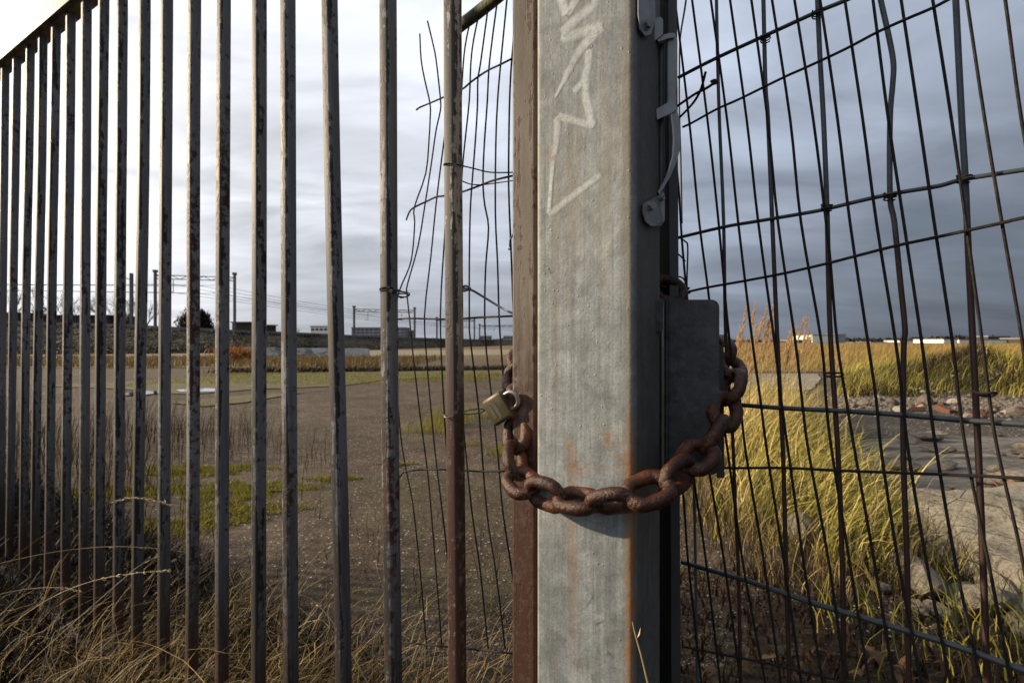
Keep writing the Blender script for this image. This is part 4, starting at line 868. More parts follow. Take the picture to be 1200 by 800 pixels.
bp = scatter(12000, -9, 0, 10.0, 17, lambda x, y: 437 < 400+600/y < 453 and (400+600/y) < 455-(600+600*x/y-250)*.03 and not (-8.2 < x < -5 and 9.2 < y < 12)); tag(blades('short_grass', MAT['mossy'], bp, U(.02, .09, len(bp)), U(.2, 1, len(bp)), 0, 2, .012, seg=2), 'short yellow green grass by the puddle', 'grass', kind='stuff')

# moss patches nearer the gate
mosspatch = [(-1.85, 3.45, .42, .26), (-2.45, 4.0, .5, .2), (-1.6, 3.0, .3, .22), (-2.6, 3.4, .4, .22), (-1.3, 3.75, .2, .07), (-.95, 4.2, .16, .05), (-1.9, 2.75, .3, .2)]
bp = []
for (cx_, cy_, rx, ry_) in mosspatch:
    for _ in range(int(9000*rx*ry_*3)+200):
        a = random.uniform(0, 6.28); r_ = random.random()**.6*(1+.3*math.sin(a*3)+.2*math.sin(a*7)); x = cx_+rx*r_*math.cos(a); y = cy_+ry_*r_*math.sin(a); bp.append((x, y, gz(x, y)-.003))
bp = np.array(bp); tag(blades('moss', MAT['mossy'], bp, U(.012, .04, len(bp)), U(.2, 1.2, len(bp)), 0, 2, .006, seg=2), 'bright yellow green moss cushions on the gravel behind the gate', 'moss', kind='stuff')

# brown dead weeds behind the gate, dense to the left (they shade the ground)
def wk(x, y): return y > 1.9+(-x)*.25 and y < 4.9-(x+2)*.9 and random.random() < min(1, max(.04, (-x-.9)*.4)) and not any(((x-a)/(rx*.9))**2+((y-c_)/(ry_*1.4))**2 < 1 for a, c_, rx, ry_ in mosspatch[:3])
bp = scatter(4200, -9, -1.2, 2.0, 6.0, wk)
tag(blades('dead_weeds', MAT['weeds'], bp, U(.12, .42, len(bp))*(1+.4*np.clip((-bp[:, 0]-1.5)/3, 0, 1)), U(.02, .6, len(bp)), 0.2, 1.2, .004, seg=4), 'reddish brown dead weed stalks standing behind the gate', 'dead weeds', kind='stuff')
bp = scatter(350, -1.2, 1.1, 1.7, 3.0, lambda x, y: random.random() < .6); tag(blades('dead_weeds', MAT['weeds'], bp, U(.05, .22, len(bp)), U(.1, .9, len(bp)), 0.2, 1.6, .003, seg=4), 'thin dead weeds on the gravel between gate and post', 'dead weeds', kind='stuff')

# near grass in front of and under the gate
def gline(x): return .7205+(-(x-.0192))*.667
bp = scatter(5200, -3.2, .35, .75, 3.0, lambda x, y: -.6 < y-gline(x) < .5+.25*math.sin(x*3) and y > .95 and random.random() < .12+.88*min(1, max(0, (-x-.1)/1.0)))
n = len(bp); hh = U(.06, .24, n)*(1+.5*(rng.random(n) < .10)); tag(blades('long_grass', MAT['straw'], bp, hh, U(.7, 2.0, n), 0.15, 1.0, U(.0012, .0030, n), seg=6, rnd=rng.beta(1.0, 2.3, n)), 'tangle of long dry and green grass along the foot of the gate', 'grass', kind='stuff')
bp = scatter(130, -1.7, .0, 1.0, 1.8, lambda x, y: abs(y-gline(x)) < .6); n = len(bp)
tag(blades('long_grass', MAT['straw'], bp, U(.35, .68, n), U(.8, 1.5, n), 0.35, .5, U(.0014, .0024, n), seg=12, rnd=U(.4, .74, n)), 'long pale straw stems arching to the right through the gate bars', 'grass', kind='stuff')
bp = scatter(110, -.75, .1, 1.15, 1.6); n = len(bp)
tag(blades('long_grass', MAT['straw'], bp, U(.22, .48, n), U(.5, 1.5, n), 0.3, 1.3, U(.0018, .003, n), seg=9, rnd=U(.42, .66, n)), 'pale broken straws below the second nearest bar', 'grass', kind='stuff')
tus = [(60, 830, 1.15, 'warm straw tussock in the bottom left corner'), (180, 815, 1.25, 'straw tussock at the bottom edge below the drooping seed head'), (290, 790, 1.3, 'dense pale tussock between the third and fourth group of bars'), (350, 800, 1.22, 'largest pale tussock leaning right at the foot of the gate'), (420, 815, 1.2, 'loose straw tussock left of the second nearest bar'), (120, 760, 1.45, 'darker tussock behind the ground rail at the left'), (500, 830, 1.25, 'low flattened tussock left of the nearest bar'), (240, 735, 1.6, 'brown tussock behind the gate left of the pale tussocks')]
for px, py, Y, lb in tus:
    c0 = P(px, 400, Y); n = 520; bpc = np.array([(c0.x+random.gauss(0, .10), Y+random.gauss(0, .07), gz(c0.x, Y)-.005) for _ in range(n)])
    tag(blades('grass_tussock', MAT['straw'], bpc, U(.10, .42, n), U(.7, 2.3, n), .2, 1.1, U(.0011, .0036, n), seg=8, rnd=np.clip(rng.normal(.45, .25, n), 0, 1), loc=(c0.x, Y, gz(c0.x, Y))), lb, 'grass tussock')
for px, py, Y, lb in ((30, 840, 1.1, 'green blades mixed into the straw in the bottom left corner'), (110, 800, 1.2, 'short green and red brown tuft behind the bottom left corner'), (260, 830, 1.15, 'green tuft at the bottom edge under the pale tussock'), (395, 830, 1.12, 'small green tuft at the bottom edge between the third and second nearest bars')):
    c0 = P(px, 400, Y); n = 150; bpc = np.array([(c0.x+random.gauss(0, .08), Y+random.gauss(0, .06), gz(c0.x, Y)-.005) for _ in range(n)])
    tag(blades('grass_tuft', MAT['mixgrass'], bpc, U(.08, .26, n), U(.4, 1.8, n), .2, 1.3, U(.0015, .0040, n), seg=7, rnd=np.clip(rng.normal(.25, .2, n), 0, 1), loc=(c0.x, Y, gz(c0.x, Y))), lb, 'grass tuft')
# seeded stems one can tell apart
def seedstem(pts, label, rad=.0009, heads=34, hlen=.012, spread=.010, parent_name='seeded_stem'):
    q = smooth_path([P(*p) for p in pts], 6); t = thing(parent_name, label, 'grass stem', q[0])
    b = MB(); b.tube(q, [rad*(1-.6*i/len(q)) for i in range(len(q))], 5); b.build('stem', MAT['straw_s'], t, smooth=True)
    b = MB(); m0 = int(len(q)*.62)
    for k in range(heads):
        f = k/heads; i = min(len(q)-2, m0+int((len(q)-m0)*f)); p = q[i]; d = (q[i+1]-q[i]).normalized(); s = Vector((random.gauss(0, 1), random.gauss(0, 1), random.gauss(-.4, .8))).normalized()
        e = p+d*hlen*random.uniform(.4, 1)+s*spread*(1-.6*f)*random.uniform(.4, 1); w_ = d.cross(s).normalized()*.0016
        mid = p.lerp(e, .6); b.add([p, mid+w_, e+d*.004, mid-w_, mid+s*.0012], [(0, 1, 4), (1, 2, 4), (2, 3, 4), (3, 0, 4), (0, 3, 2, 1)])
    b.build('seed_head', MAT['plume_s'], t)
MAT['straw_s'] = m_simple('straw_stem', (.36, .28, .15), (.26, .2, .1), 30, .6, 0, .1, .001); MAT['plume_s'] = m_simple('seed_husks', (.45, .33, .18), (.55, .42, .24), 60, .6, 0, .1, .001)
seedstem([(222, 800, 1.28), (219, 740, 1.28), (218, 680, 1.28), (219, 630, 1.28), (214, 603, 1.28), (200, 592, 1.285), (180, 586, 1.29), (155, 583, 1.30), (132, 588, 1.31)], 'drooping golden seed head with its stem low between the left bars')
seedstem([(-30, 780, 1.25), (10, 735, 1.25), (60, 700, 1.24), (110, 680, 1.22), (160, 671, 1.2), (200, 668, 1.18)], 'golden seed head lying level near the bottom left corner')
seedstem([(-20, 700, 1.3), (30, 690, 1.3), (70, 688, 1.28), (95, 692, 1.27)], 'small seed head right against the ground rail at the left edge', heads=16, hlen=.009)
seedstem([(-10, 662, 1.4), (20, 655, 1.4), (60, 647, 1.4), (100, 642, 1.4), (140, 640, 1.38), (190, 643, 1.36), (240, 650, 1.35)], 'long thin stem arching nearly level across the left bars', heads=3)
seedstem([(10, 800, 1.2), (50, 762, 1.22), (110, 708, 1.25), (160, 665, 1.28), (184, 650, 1.3), (183, 632, 1.3)], 'long straight stem sloping up from the bottom left corner', heads=4)
seedstem([(762, 812, .56), (752, 770, .565), (745, 745, .57), (741, 728, .575)], 'single thin green yellow blade in front of the right corner of the post', heads=1, rad=.0013)
seedstem([(440, 820, 1.05), (410, 760, 1.08), (385, 722, 1.1), (362, 700, 1.12), (345, 697, 1.12)], 'pale broken straw bent over between the third and fourth nearest bars', heads=2, rad=.0014)

# a weed tuft on the gravel, seen beside the nearest bar
def tuft(px, py, r_, h, n, label, mat='mixgrass', az=.2, w=.006, azs=2.2):
    c0 = G(px, py); bp = np.array([(c0.x+random.gauss(0, r_), c0.y+random.gauss(0, r_*.7), gz(c0.x, c0.y)-.005) for _ in range(n)])
    return tag(blades('grass_tuft', MAT[mat], bp, U(h*.4, h, n), U(.1, 1.1, n), az, azs, w, seg=4, loc=tuple(c0), rnd=U(.1, .9, n)), label, 'grass tuft')
tuft(500, 505, .17, .20, 150, 'small yellow green tuft on the gravel left of the nearest bar', 'mossy'); tuft(521, 497, .16, .34, 170, 'taller yellow green tuft on the gravel behind the nearest bar', 'mossy', azs=1.5)
tuft(560, 488, .20, .26, 160, 'green tuft on the gravel right of the nearest bar behind the padlock', 'mossy'); tuft(553, 520, .07, .10, 50, 'tiny green tuft on the gravel below the padlock', 'mossy'); tuft(588, 532, .09, .16, 90, 'yellow green tuft on the gravel left of the chain', 'mossy')

# ---------------------------------------------------------------- right side vegetation
# grass band from near right to the far left of the right-hand view
def band(u):  # u 0 near .. 1 far
    pts = [(1.40, 2.45), (1.62, 2.95), (1.88, 3.6), (2.25, 4.6), (2.6, 5.6), (3.2, 7.2)]; s = u*(len(pts)-1); i = min(int(s), len(pts)-2); f = s-i
    return pts[i][0]+(pts[i+1][0]-pts[i][0])*f, pts[i][1]+(pts[i+1][1]-pts[i][1])*f
def ordinal(k):
    a = ['first', 'second', 'third', 'fourth', 'fifth', 'sixth', 'seventh', 'eighth', 'ninth', 'tenth', 'eleventh', 'twelfth', 'thirteenth', 'fourteenth', 'fifteenth', 'sixteenth', 'seventeenth', 'eighteenth', 'nineteenth']
    if k < 19: return a[k]
    tens = {2: ('twentieth', 'twenty'), 3: ('thirtieth', 'thirty'), 4: ('fortieth', 'forty')}[(k+1)//10]
    return tens[0] if (k+1) % 10 == 0 else tens[1]+'-'+a[(k+1) % 10-1]
cl_n = 34; bpl = []; hs = []; az_ = []
grp = 'grass clumps along the edge of the gravel'
for k in range(cl_n):
    u = (k+.5)/cl_n; x, y = band(u); x += random.uniform(-.30, .42)*(.6+u*.7); y += random.uniform(-.15, .15); n = 130
    bpc = np.array([(x+random.gauss(0, .13+.06*u), y+random.gauss(0, .13), gz(x, y)-.01) for _ in range(n)])
    H = .26+.46*u+random.uniform(-.06, .10); 
    shade = rng.beta(.8, .9, n)*.75+.22*u
    o = blades('grass_clump', MAT['mixgrass'], bpc, U(H*.5, H*1.25, n), U(.35, 1.55, n), 0.0, .8, U(.0035, .0105, n)*(1+.3*u), seg=6, rnd=shade, loc=(x, y, gz(x, y)))
    tag(o, 'yellow green grass clump, %s from the near end of the band right of the post' % ordinal(k), 'grass clump', grp)
for x, y, h_, lb in ((1.78, 2.75, .34, 'greener grass clump leaning over the edge of the cracked slab'), (2.0, 3.2, .42, 'long bladed grass clump leaning right toward the cracked slab'), (2.2, 3.55, .40, 'outermost right grass clump reaching over the cracked slab'), (1.62, 2.45, .30, 'low green grass clump just before the large block')):
    n = 150; bpc = np.array([(x+random.gauss(0, .12), y+random.gauss(0, .10), gz(x, y)-.01) for _ in range(n)])
    tag(blades('grass_clump', MAT['mixgrass'], bpc, U(h_*.5, h_*1.35, n), U(.6, 1.6, n), .05, .6, U(.004, .010, n), seg=7, rnd=rng.beta(.9, 1.1, n)*.85, loc=(x, y, gz(x, y))), lb, 'grass clump')
# dry understorey
bp = scatter(9000, 1.0, 4.4, 2.0, 8, lambda x, y: any(abs(x-band(u)[0]) < .55 and abs(y-band(u)[1]) < .5 for u in (0, .15, .3, .45, .6, .75, .9, 1))); n = len(bp)
tag(blades('dry_stems', MAT['straw'], bp, U(.10, .38, n), U(.3, 1.4, n), 0, 2, U(.002, .0045, n), seg=4), 'dry brown straw filling the grass band right of the post', 'dry grass', kind='stuff')
# tall plumes over the skyline
def plume(name, label, px, py_base, D, H, n=7, sp=.16, lean=.2):
    c0 = P(px, 400, D); c0.z = gz(c0.x, c0.y); t = thing(name, label, 'tall grass', c0, 0, 'tall feathery grass beside the lock plate')
    b = MB(); V = []; 
    st_ = []
    for _ in range(n):
        x0 = random.gauss(0, sp); y0 = random.gauss(0, sp); h = H*random.uniform(.72, 1.04); le = lean*random.uniform(.3, 1.5); pts = [Vector((c0.x+x0+le*h*f**2.2*.5, c0.y+y0, c0.z+h*f)) for f in (0, .2, .4, .6, .8, .92, 1)]
        b.tube(pts, [.0028, .0026, .0024, .002, .0016, .001, .0006], 4, False); st_.append(pts)
    b.build('stem', MAT['straw_s'], t)
    base = []; hh = []
    for pts in st_:
        q = smooth_path(pts, 5); m0 = int(len(q)*.68)
        for _ in range(150):
            i = random.randint(m0, len(q)-1); p = q[i]; base.append((p.x, p.y, p.z)); hh.append(random.uniform(.035, .12)*(1.2-(i-m0)/(len(q)-m0)))
    o = blades('plume', MAT['plume'], np.array(base), np.array(hh), U(.5, 1.4, len(base)), 0.1, .9, .0042, seg=3, loc=tuple(c0)); o.parent = t; o.location = (0, 0, 0)
    n2 = 120; bpc = np.array([(c0.x+random.gauss(0, sp*1.3), c0.y+random.gauss(0, sp), c0.z) for _ in range(n2)])
    o = blades('leaves', MAT['mixgrass'], bpc, U(.3, H*.62, n2), U(.25, 1.2, n2), 0, .9, .009, seg=6, loc=tuple(c0), rnd=U(.35, .95, n2)); o.parent = t; o.location = (0, 0, 0)
for i, (px, D, H, n, lb) in enumerate(((872, 4.3, 1.28, 16, 'tallest pale feathery grass right beside the lock plate'), (886, 4.6, 1.30, 14, 'pale feathery grass a little right of the lock plate'), (902, 5.0, 1.18, 9, 'shorter feathery grass before the second rod'), (918, 5.2, 1.25, 9, 'dark stemmed feathery grass behind the second rod'), (930, 5.6, 1.12, 5, 'thin feathery grass right of the second rod'), (862, 4.0, 1.05, 6, 'feathery grass partly hidden by the lock plate'))):
    plume('feather_grass', lb, px, 0, D, H, n)
# golden field: near blades, then a rough raised crust to the horizon
bp = []
while len(bp) < 42000:
    D = 12.5*math.exp(random.random()**.9*math.log(150/12.5)); a = random.uniform(.30, 1.45); x = a*D
    if 438 < 400+600/D and 840 < 600+600*a < 1040: continue
    if D < 17 and 600+600*a < 1000: continue
    bp.append((x, D, gz(x, D)-.01))
bp = np.array(bp); n = len(bp); sc_ = (bp[:, 1]/14)**.62
tag(blades('golden_field', MAT['gold'], bp, U(.22, .5, n)*np.minimum(sc_, 1.6), U(.3, 1.2, n), 0.0, .8, .012*sc_*1.4, seg=3), 'golden dry grass field stretching to the skyline at the right', 'grass field', kind='stuff')
patch('field', None, MAT['gold_sheet'], .02, world=[(5, 17), (70, 15), (700, 500), (60, 600), (-5, 180), (3, 60)], rag=.01)
# grassy mound
bp = scatter(21000, 5.5, 20, 9.0, 16, lambda x, y: 600*x/y > 385+8*math.sin(y*5) and y > 9.3+.25*math.sin(x*4)+.12*math.sin(x*9)); n = len(bp)
tag(blades('mound_grass', MAT['mixgrass'], bp, U(.12, .44, n), U(.3, 1.3, n), 0.0, .7, U(.006, .012, n), seg=4, rnd=np.clip(.20+.26*np.sin(bp[:, 0]*1.9+bp[:, 1])*np.sin(bp[:, 1]*2.3)+rng.normal(0, .17, n), 0, 1)), 'windblown green and golden grass covering the mound behind the rubble', 'grass', kind='stuff')
for (px, D, H) in ((1108, 12.5, .55), (1120, 12, .6), (1131, 13, .55)):
    c0 = P(px, 400, D); z0 = gz(c0.x, D); n = 220; bpc = np.array([(c0.x+random.gauss(0, .3), D+random.gauss(0, .2), z0) for _ in range(n)])
    tag(blades('grass_clump', MAT['gold'], bpc, U(.2, H, n), U(.3, 1.0, n), 0, .6, .012, seg=5, loc=(c0.x, D, z0)), {1108: 'left of three golden grass clumps on top of the mound', 1120: 'middle of three golden grass clumps on top of the mound', 1131: 'right of three golden grass clumps on top of the mound'}[px], 'grass clump', 'clumps on top of the mound')

bp = scatter(12000, 6, 18, 9.1, 12.0, lambda x, y: 600*x/y > 395 and y > 9.2+.3*math.sin(x*3) and noise_keep(x, y)); n = len(bp)
tag(blades('mound_weeds', MAT['weeds'], bp, U(.10, .36, n), U(.1, 1.5, n), 0, 2, .009, seg=4), 'dark dead weeds on the lower face of the mound above the rubble', 'dead weeds', kind='stuff')
# rubble: lumps and broken bricks
def lump(seed, sx=1, sy=1, sz=.7, ang=.35):
    r_ = random.Random(seed); import bmesh
    bm = bmesh.new(); bmesh.ops.create_icosphere(bm, subdivisions=2, radius=.5)
    cuts = [(Vector((r_.gauss(0, 1), r_.gauss(0, 1), r_.gauss(0, 1))).normalized(), r_.uniform(.26, .42)) for _ in range(11)]
    for v in bm.verts:
        for nn, d in cuts:
            k = v.co.dot(nn)-d
            if k > 0: v.co -= nn*k
        v.co += Vector((r_.gauss(0, .012), r_.gauss(0, .012), r_.gauss(0, .012))); v.co.x *= sx; v.co.y *= sy; v.co.z *= sz
    m = bpy.data.meshes.new('lump'); bm.to_mesh(m); bm.free(); return m
def brickmesh(seed):
    r_ = random.Random(seed); b = MB(); b.box(-.5, -.25, -.16, .5, .25, .16); b.v = [(x+r_.uniform(-.08, .08), y+r_.uniform(-.04, .04), z+r_.uniform(-.03, .03)) for x, y, z in b.v]
    m = bpy.data.meshes.new('broken_brick'); m.from_pydata(b.v, [], b.f); m.update(); return m
LM = {}
def rock(name, label, cat, mat, px, py, size, seed, sz=.7, group=None, z0=0.0, brick=False, D=None):
    key = (seed % 5, mat, brick)
    if key not in LM:
        m = brickmesh(seed) if brick else lump(seed % 5+50, 1, .8, sz); m.materials.append(MAT[mat]); LM[key] = m
    c0 = G(px, py); o = bpy.data.objects.new(name, LM[key]); COL.objects.link(o)
    o.location = (c0.x, c0.y, gz(c0.x, c0.y)+z0+size*.18); o.rotation_euler = (random.uniform(-.25, .25), random.uniform(-.25, .25), random.uniform(0, 6.3)); o.scale = (size, size, size); return tag(o, label, cat, group)
rg = 'rubble along the foot of the mound'
big = [('stone', 1012, 474, .42, 'flat grey concrete lump at the left end of the rubble'), ('stone_w', 1030, 469, .40, 'pale rounded lump in the left part of the rubble'), ('stone', 1046, 474, .40, 'brownish lump left of the kinked rod in the rubble'), ('stone_w', 1052, 482, .30, 'whitest lump in the rubble, left of the kinked rod'),
       ('stone', 1086, 473, .62, 'large grey slab piece in the middle of the rubble'), ('brick', 1074, 481, .30, 'red brick fragment beside the large grey slab piece'), ('brick', 1108, 483, .42, 'largest orange red brick block in the rubble'), ('brick', 1100, 474, .26, 'red brick piece behind the large brick block'),
       ('stone_w', 1118, 473, .34, 'pale lump between brick pieces right of the middle'), ('stone_w', 1150, 482, .30, 'pale lump beside the thickest rod'), ('stone', 1190, 486, .46, 'grey pink lump at the right end of the rubble'), ('stone_w', 1178, 485, .24, 'small pale stone near the right end of the rubble'), ('brick', 1162, 484, .26, 'small red fragment right of the thickest rod')]
for i, (mt, px, py, s, lb) in enumerate(big): rock('broken_brick' if mt == 'brick' else 'rubble_lump', lb, 'rubble', mt, px, py, s*.58, i*7+1, brick=mt == 'brick', group=rg)
for i in range(85):
    px = random.uniform(985, 1260); py = 468+random.gauss(9, 6)+(px-985)*.04; mt = random.choice(['stone', 'stone_w', 'stone', 'brick', 'stone'])
    lab = {'stone': 'small grey brown lump among the rubble', 'stone_w': 'small pale lump among the rubble', 'brick': 'small red brick fragment among the rubble'}[mt]
    szr = 0
    lab = lab.replace(' among the rubble', ', ' + ('left end of the rubble' if px < 1045 else 'left half of the rubble' if px < 1100 else 'middle of the rubble' if px < 1150 else 'right half of the rubble' if px < 1200 else 'rubble past the right edge') + (', front row' if py > 480 else ', back row' if py < 470 else ''))
    rock('broken_brick' if mt == 'brick' else 'rubble_lump', lab, 'rubble', mt, px, max(462, py), random.uniform(.05, .15), i, brick=mt == 'brick' and i % 2 == 0, group=rg)
for i in range(34):
    px = random.uniform(1010, 1180); py = random.uniform(445, 466); rock('pale_stone', 'small pale stone on the %s, %s' % ('upper face of the mound' if py < 453 else 'lower face of the mound', 'left side' if px < 1060 else 'below the boulder' if px < 1120 else 'right side'), 'stone', 'stone_w', px, py, random.uniform(.05, .11), i, group='stones on the mound', z0=.10)
o = rock('boulder', 'grey weathered concrete boulder on the slope of the mound', 'boulder', 'stone', 1110, 445, .85, 3, z0=.12)
rock('boulder', 'small rough pale stone block at the edge of the gravel below the grass', 'stone', 'concrete', 941, 634, .26, 4, z0=.03)
rock('stone', 'little dark stone beside the small rough stone block', 'stone', 'stone', 922, 616, .09, 2)
# big concrete block lower right
def slabblock():
    import bmesh
    from mathutils import noise as mn
    bm = bmesh.new(); bmesh.ops.create_cube(bm, size=1); bmesh.ops.subdivide_edges(bm, edges=bm.edges, cuts=30, use_grid_fill=True)
    for v in bm.verts:
        x, y, z = v.co; f = 1-.04*max(0, (abs(z)*2))**8; v.co.x *= f; v.co.y *= f
        q = Vector((x*1.25+.35*y, y*1.0, z*.34))
        nvec = mn.noise_vector(q*2.2)*.07+mn.noise_vector(q*9)*.018; v.co = Vector((v.co.x*1.5+.3*v.co.y, v.co.y*.85, v.co.z*.30))+nvec*.8+mn.noise_vector(q*26)*.010
    m = bpy.data.meshes.new('concrete_block'); bm.to_mesh(m); bm.free(); m.shade_smooth(); return m
def m_block():
    m, t, b = M_new('pitted_concrete'); v = coords(t); n = noise(t, v, 6, 10, .65); f = noise(t, v, 55, 8, .75); vo_ = voro(t, v, 38); cr_ = voro(t, coords(t, (1, 1, 1)), 4.5, 'DISTANCE_TO_EDGE')
    col = mixc(t, ramp(t, n, [(.35, 0), (.62, 1)]), (.26, .225, .16), (.50, .44, .32)); col = mixc(t, ramp(t, f, [(.36, .85), (.5, 0)]), col, (.055, .045, .034))
    ck = ramp(t, cr_, [(.0, 1), (.018, 0)]); col = mixc(t, math_(t, 'MULTIPLY', ck, .7), col, (.03, .026, .02)); col = mixc(t, ramp(t, vo_, [(.08, .7), (.2, 0)]), col, (.5, .46, .38))
    L(t, col, b.inputs['Base Color']); b.inputs['Roughness'].default_value = .9; bump(t, b, math_(t, 'ADD', math_(t, 'MULTIPLY', f, 1.2), math_(t, 'SUBTRACT', n, math_(t, 'MULTIPLY', ck, .8))), 1.0, .05); return m
m = slabblock(); m.materials.append(m_block()); o = bpy.data.objects.new('concrete_block', m); COL.objects.link(o); o.location = (2.66, 2.30, .06); o.rotation_euler = (R(6), R(-3), R(10)); tag(o, 'large pale rough broken concrete block in the grass at the lower right', 'concrete block')
for i in range(46):
    px = random.uniform(1030, 1290); py = random.uniform(512, 628); sz = random.uniform(.10, .34)
    if 1050 < px and py > 600: continue
    o = rock('concrete_chunk', 'flat %s piece of broken concrete on the slab, %s, %s' % ('pale' if i % 3 else 'dark', 'wide' if sz > .26 else 'middling' if sz > .18 else 'small', 'toward the rubble' if py < 540 else 'halfway to the large block' if py < 580 else 'close by the large block'), 'rubble', 'concrete' if i % 3 else 'stone', px, py, sz, i+3, group='broken concrete on the slab'); o.scale = (sz, sz*random.uniform(.6, 1), sz*random.uniform(.3, .6)); o.location.z = gz(o.location.x, o.location.y)+.03+sz*.10
for i, (px, py, sz) in enumerate(((1062, 668, .20), (1088, 690, .26), (1120, 700, .17), (1146, 712, .22), (1178, 706, .28), (1040, 640, .13), (1104, 722, .12), (1195, 735, .16), (1030, 690, .10), (1075, 712, .11))):
    o = rock('concrete_chunk', '%s broken concrete chunk in the grass, %s below the large block' % (['sharp edged', 'thick', 'low flat', 'pale', 'largest', 'small grey', 'tiny', 'half buried', 'smallest', 'little'][i], 'left and' if px < 1090 else 'right and' if px > 1140 else 'just'), 'rubble', 'concrete', px, py, sz, i+2, group='chunks before the large block'); o.scale = (sz*1.2, sz*.8, sz*.8)
# rusted angle pieces
def platepiece(label, a, b_, w, th=.012):
    a = Vector(a); b_ = Vector(b_); t_ = (b_-a).normalized(); s = t_.cross(Vector((0, -1, .2))).normalized(); nn = t_.cross(s); b = MB()
    b.extr([a-s*w*.5, b_-s*w*.45, b_+s*w*.5, a+s*w*.4], nn*th); b.extr([a-s*w*.5, b_-s*w*.45, b_-s*w*.45-nn*w*.8, a-s*w*.5-nn*w*.7], s*th*.9)
    return tag(b.build('scrap_angle', MAT['steel_rust'], loc=a), label, 'scrap metal', 'rusted scrap on the broken slab')
platepiece('shorter rusted angle iron leaning on the concrete block by the thickest rod', P(1150, 575, 3.05), P(1184, 632, 2.70), .065)
platepiece('longer rusted angle iron lying behind the concrete block at the right edge', P(1170, 565, 3.3), P(1218, 612, 2.95), .085)
rock('stone', 'dark round stone at the end of the rusted angle iron', 'stone', 'stone', 1188, 640, .12, 3, z0=.17)
# white scrap by the chain, dead leaves bottom right
b = MB(); c0 = G(846, 556); b.add([c0+Vector(p) for p in ((-.05, 0, .0), (.03, -.01, .0), (.06, 0, .035), (.01, .02, .06), (-.045, .01, .045), (0, 0, .02))], [(0, 1, 5), (1, 2, 5), (2, 3, 5), (3, 4, 5), (4, 0, 5)]); tag(b.build('paper_scrap', MAT['paper'], loc=c0), 'crumpled white scrap on the gravel just below the chain', 'litter')
def leaf(px, py, s, label):
    c0 = G(px, py); z = gz(c0.x, c0.y)+.03; ln = [0, .15, .35, .6, .85, 1]; wd = [.02, .28, .42, .38, .2, .0]; a = random.uniform(0, 6.3); tilt = random.uniform(-.7, .7); b = MB(); v = []; 
    for l_, w_ in zip(ln, wd):
        for sg in (-1, 0, 1): v.append(Vector(((l_-.5)*s, sg*w_*s*(1 if w_ > 0 else 0), abs(sg)*w_*s*.45+.12*s*math.sin(l_*3))))
    Mr = Matrix.Rotation(a, 3, 'Z') @ Matrix.Rotation(tilt, 3, 'X') @ Matrix.Rotation(random.uniform(-.6, .2), 3, 'Y')
    b.add([Mr @ p for p in v], [(i*3+k, i*3+k+1, i*3+k+4, i*3+k+3) for i in range(5) for k in range(2)])
    b.v = [(x*.72, y*.72, z*.9) for x, y, z in b.v]
    o = b.build('fallen_leaf', MAT['leafdead'], world=False); o.location = (c0.x, c0.y, z); return tag(o, label, 'leaf', 'fallen leaves under the right mesh')
lf = [(897, 775, .10, 'large ochre fallen leaf under the mesh near the second rod'), (880, 748, .06, 'small brown leaf under the mesh left of the large ochre leaf'), (872, 790, .07, 'yellow green leaf at the bottom edge right of the steel channel'), (952, 765, .07, 'red brown curled leaf low between the second and third rods'), (975, 772, .07, 'yellow brown leaf beside the foot of the third rod'), (1020, 778, .10, 'wide olive brown leaf right of the third rod'), (1060, 790, .08, 'yellow leaf at the foot of the kinked rod'), (1040, 770, .06, 'dull brown leaf left of the kinked rod'), (921, 772, .05, 'tiny brown leaf right of the second rod'), (806, 690, .035, 'small pale leaf right beside the steel channel'), (1100, 745, .07, 'brown leaf in the grass under the thick cross rod'), (940, 792, .06, 'dark leaf at the bottom edge'), (1000, 792, .07, 'tan leaf at the bottom edge right of the third rod')]
for a in lf: leaf(*a)
bp = scatter(3800, .38, 2.6, 1.35, 2.3, lambda x, y: random.random() < .8); n = len(bp)
tag(blades('leaf_litter', MAT['weeds'], bp, U(.02, .10, n), U(.4, 1.5, n), 0, 3, U(.003, .012, n), seg=3), 'dark litter of dead leaves and stalks under the right mesh', 'leaf litter', kind='stuff')
bp = scatter(380, .75, 3.0, 1.45, 1.95, lambda x, y: random.random() < min(1, (x-.9)*.9)); n = len(bp)
tag(blades('green_blades', MAT['mixgrass'], bp, U(.12, .34, n), U(.2, 1.3, n), 2.6, 1.3, U(.003, .006, n), seg=6, rnd=U(0, .55, n)), 'green grass blades in front of the large concrete block', 'grass', kind='stuff')
# pebbles on the gravel
def pebbles(name, n, region, s0, s1, mat, label):
    V = []; F = []; oct_ = [(1, 0, 0), (-1, 0, 0), (0, 1, 0), (0, -1, 0), (0, 0, 1), (0, 0, -1)]; of = [(0, 2, 4), (2, 1, 4), (1, 3, 4), (3, 0, 4), (2, 0, 5), (1, 2, 5), (3, 1, 5), (0, 3, 5)]
    for i in range(n):
        x, y = region(); s = random.uniform(s0, s1)*random.uniform(.5, 1); z = gz(x, y); b_ = len(V); a = random.uniform(0, 3)
        for p in oct_:
            px_ = p[0]*math.cos(a)-p[1]*math.sin(a); py_ = p[0]*math.sin(a)+p[1]*math.cos(a); V.append((x+s*px_*random.uniform(.7, 1.2), y+s*py_*random.uniform(.7, 1.2), z+s*p[2]*random.uniform(.4, .8)))
        F += [tuple(k+b_ for k in f) for f in of]
    b = MB(); b.v = V; b.f = F; tag(b.build(name, mat), label, 'gravel', kind='stuff')
def rA():
    Y = 1.6+random.random()**1.7*6; return (random.uniform(-.55, .42)*Y, Y)
pebbles('pebbles', 17000, rA, .0022, .008, MAT['stone'], 'loose small stones scattered on the gravel ground')
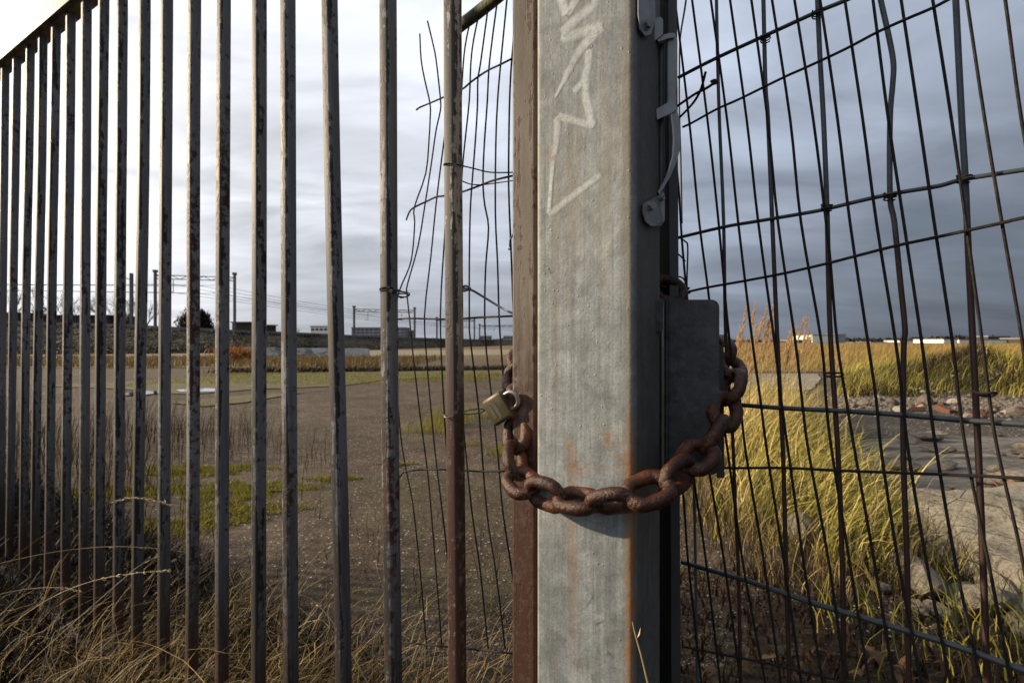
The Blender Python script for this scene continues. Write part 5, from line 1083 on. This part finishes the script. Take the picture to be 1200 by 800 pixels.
pebbles('pebbles', 4500, rA, .0018, .0050, MAT['stone_w'], 'loose white grit scattered on the gravel ground')
def rB(): return (random.uniform(1.5, 9), random.uniform(4.0, 8.2))
pebbles('pebbles', 8000, rB, .008, .045, MAT['stone'], 'loose broken stones strewn over the dark gravel bed')
def rC(): return (random.uniform(1.1, 1.8), random.uniform(1.75, 2.05))
def rD(): return (random.uniform(2.0, 8), random.uniform(3.0, 5.8))
pebbles('pebbles', 8000, rD, .006, .038, MAT['stone'], 'broken bits of concrete strewn over the cracked slab')
pebbles('pebbles', 90, rC, .004, .014, MAT['stone_w'], 'line of white pebbles under the thick cross rod')

# unseen bank of blades added beyond the left edge to shade the gate foot
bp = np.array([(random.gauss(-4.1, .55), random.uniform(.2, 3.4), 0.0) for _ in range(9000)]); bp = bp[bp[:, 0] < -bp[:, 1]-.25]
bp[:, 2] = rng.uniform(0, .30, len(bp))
tag(blades('shade_bank', MAT['weeds'], bp, U(.12, .4, len(bp)), U(.2, 1.3, len(bp)), 0, 3, .03, seg=4), 'unseen brown blade bank added beyond the left edge to shade the gate', 'shade blocker', kind='stuff')

# matted undergrowth at the gate foot, near black to stand in for shade, and fine debris along the rubble
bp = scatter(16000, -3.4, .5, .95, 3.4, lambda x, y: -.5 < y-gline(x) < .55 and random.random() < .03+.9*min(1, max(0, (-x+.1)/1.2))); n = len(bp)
tag(blades('undergrowth', MAT['under'], bp, U(.05, .26, n), U(.4, 1.6, n), 0, 3, U(.003, .007, n), seg=4), 'matted dead undergrowth along the foot of the gate, darkened to stand in for shade', 'undergrowth', kind='stuff')
def rE():
    px = random.uniform(975, 1300); Y = 8.9-(px-1000)*.004+random.gauss(0, .45); return ((px-600)/600*Y, Y)
pebbles('pebbles', 1500, rE, .02, .075, MAT['stone'], 'small grey debris filling the line of rubble')
pebbles('pebbles', 500, rE, .015, .055, MAT['brick'], 'small brick debris filling the line of rubble')
pebbles('pebbles', 400, rE, .015, .05, MAT['stone_w'], 'small pale debris filling the line of rubble')

# settle the base colours: lowered values deepen the shade, most on plate and channel
for name, k in [(n_, .74) for n_ in MAT]+[('ground', .66)]:
    mt = MAT.get(name) or bpy.data.materials['ground_gravel']
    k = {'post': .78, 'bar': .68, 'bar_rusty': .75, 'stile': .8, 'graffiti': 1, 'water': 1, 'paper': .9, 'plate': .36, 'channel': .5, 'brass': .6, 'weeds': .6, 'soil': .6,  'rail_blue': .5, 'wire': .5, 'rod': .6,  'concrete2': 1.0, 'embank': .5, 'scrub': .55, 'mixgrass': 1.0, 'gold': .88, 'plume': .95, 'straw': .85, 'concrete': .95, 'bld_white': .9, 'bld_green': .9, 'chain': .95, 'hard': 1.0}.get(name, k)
    t = mt.node_tree
    for n_ in list(t.nodes):
        for inp in n_.inputs:
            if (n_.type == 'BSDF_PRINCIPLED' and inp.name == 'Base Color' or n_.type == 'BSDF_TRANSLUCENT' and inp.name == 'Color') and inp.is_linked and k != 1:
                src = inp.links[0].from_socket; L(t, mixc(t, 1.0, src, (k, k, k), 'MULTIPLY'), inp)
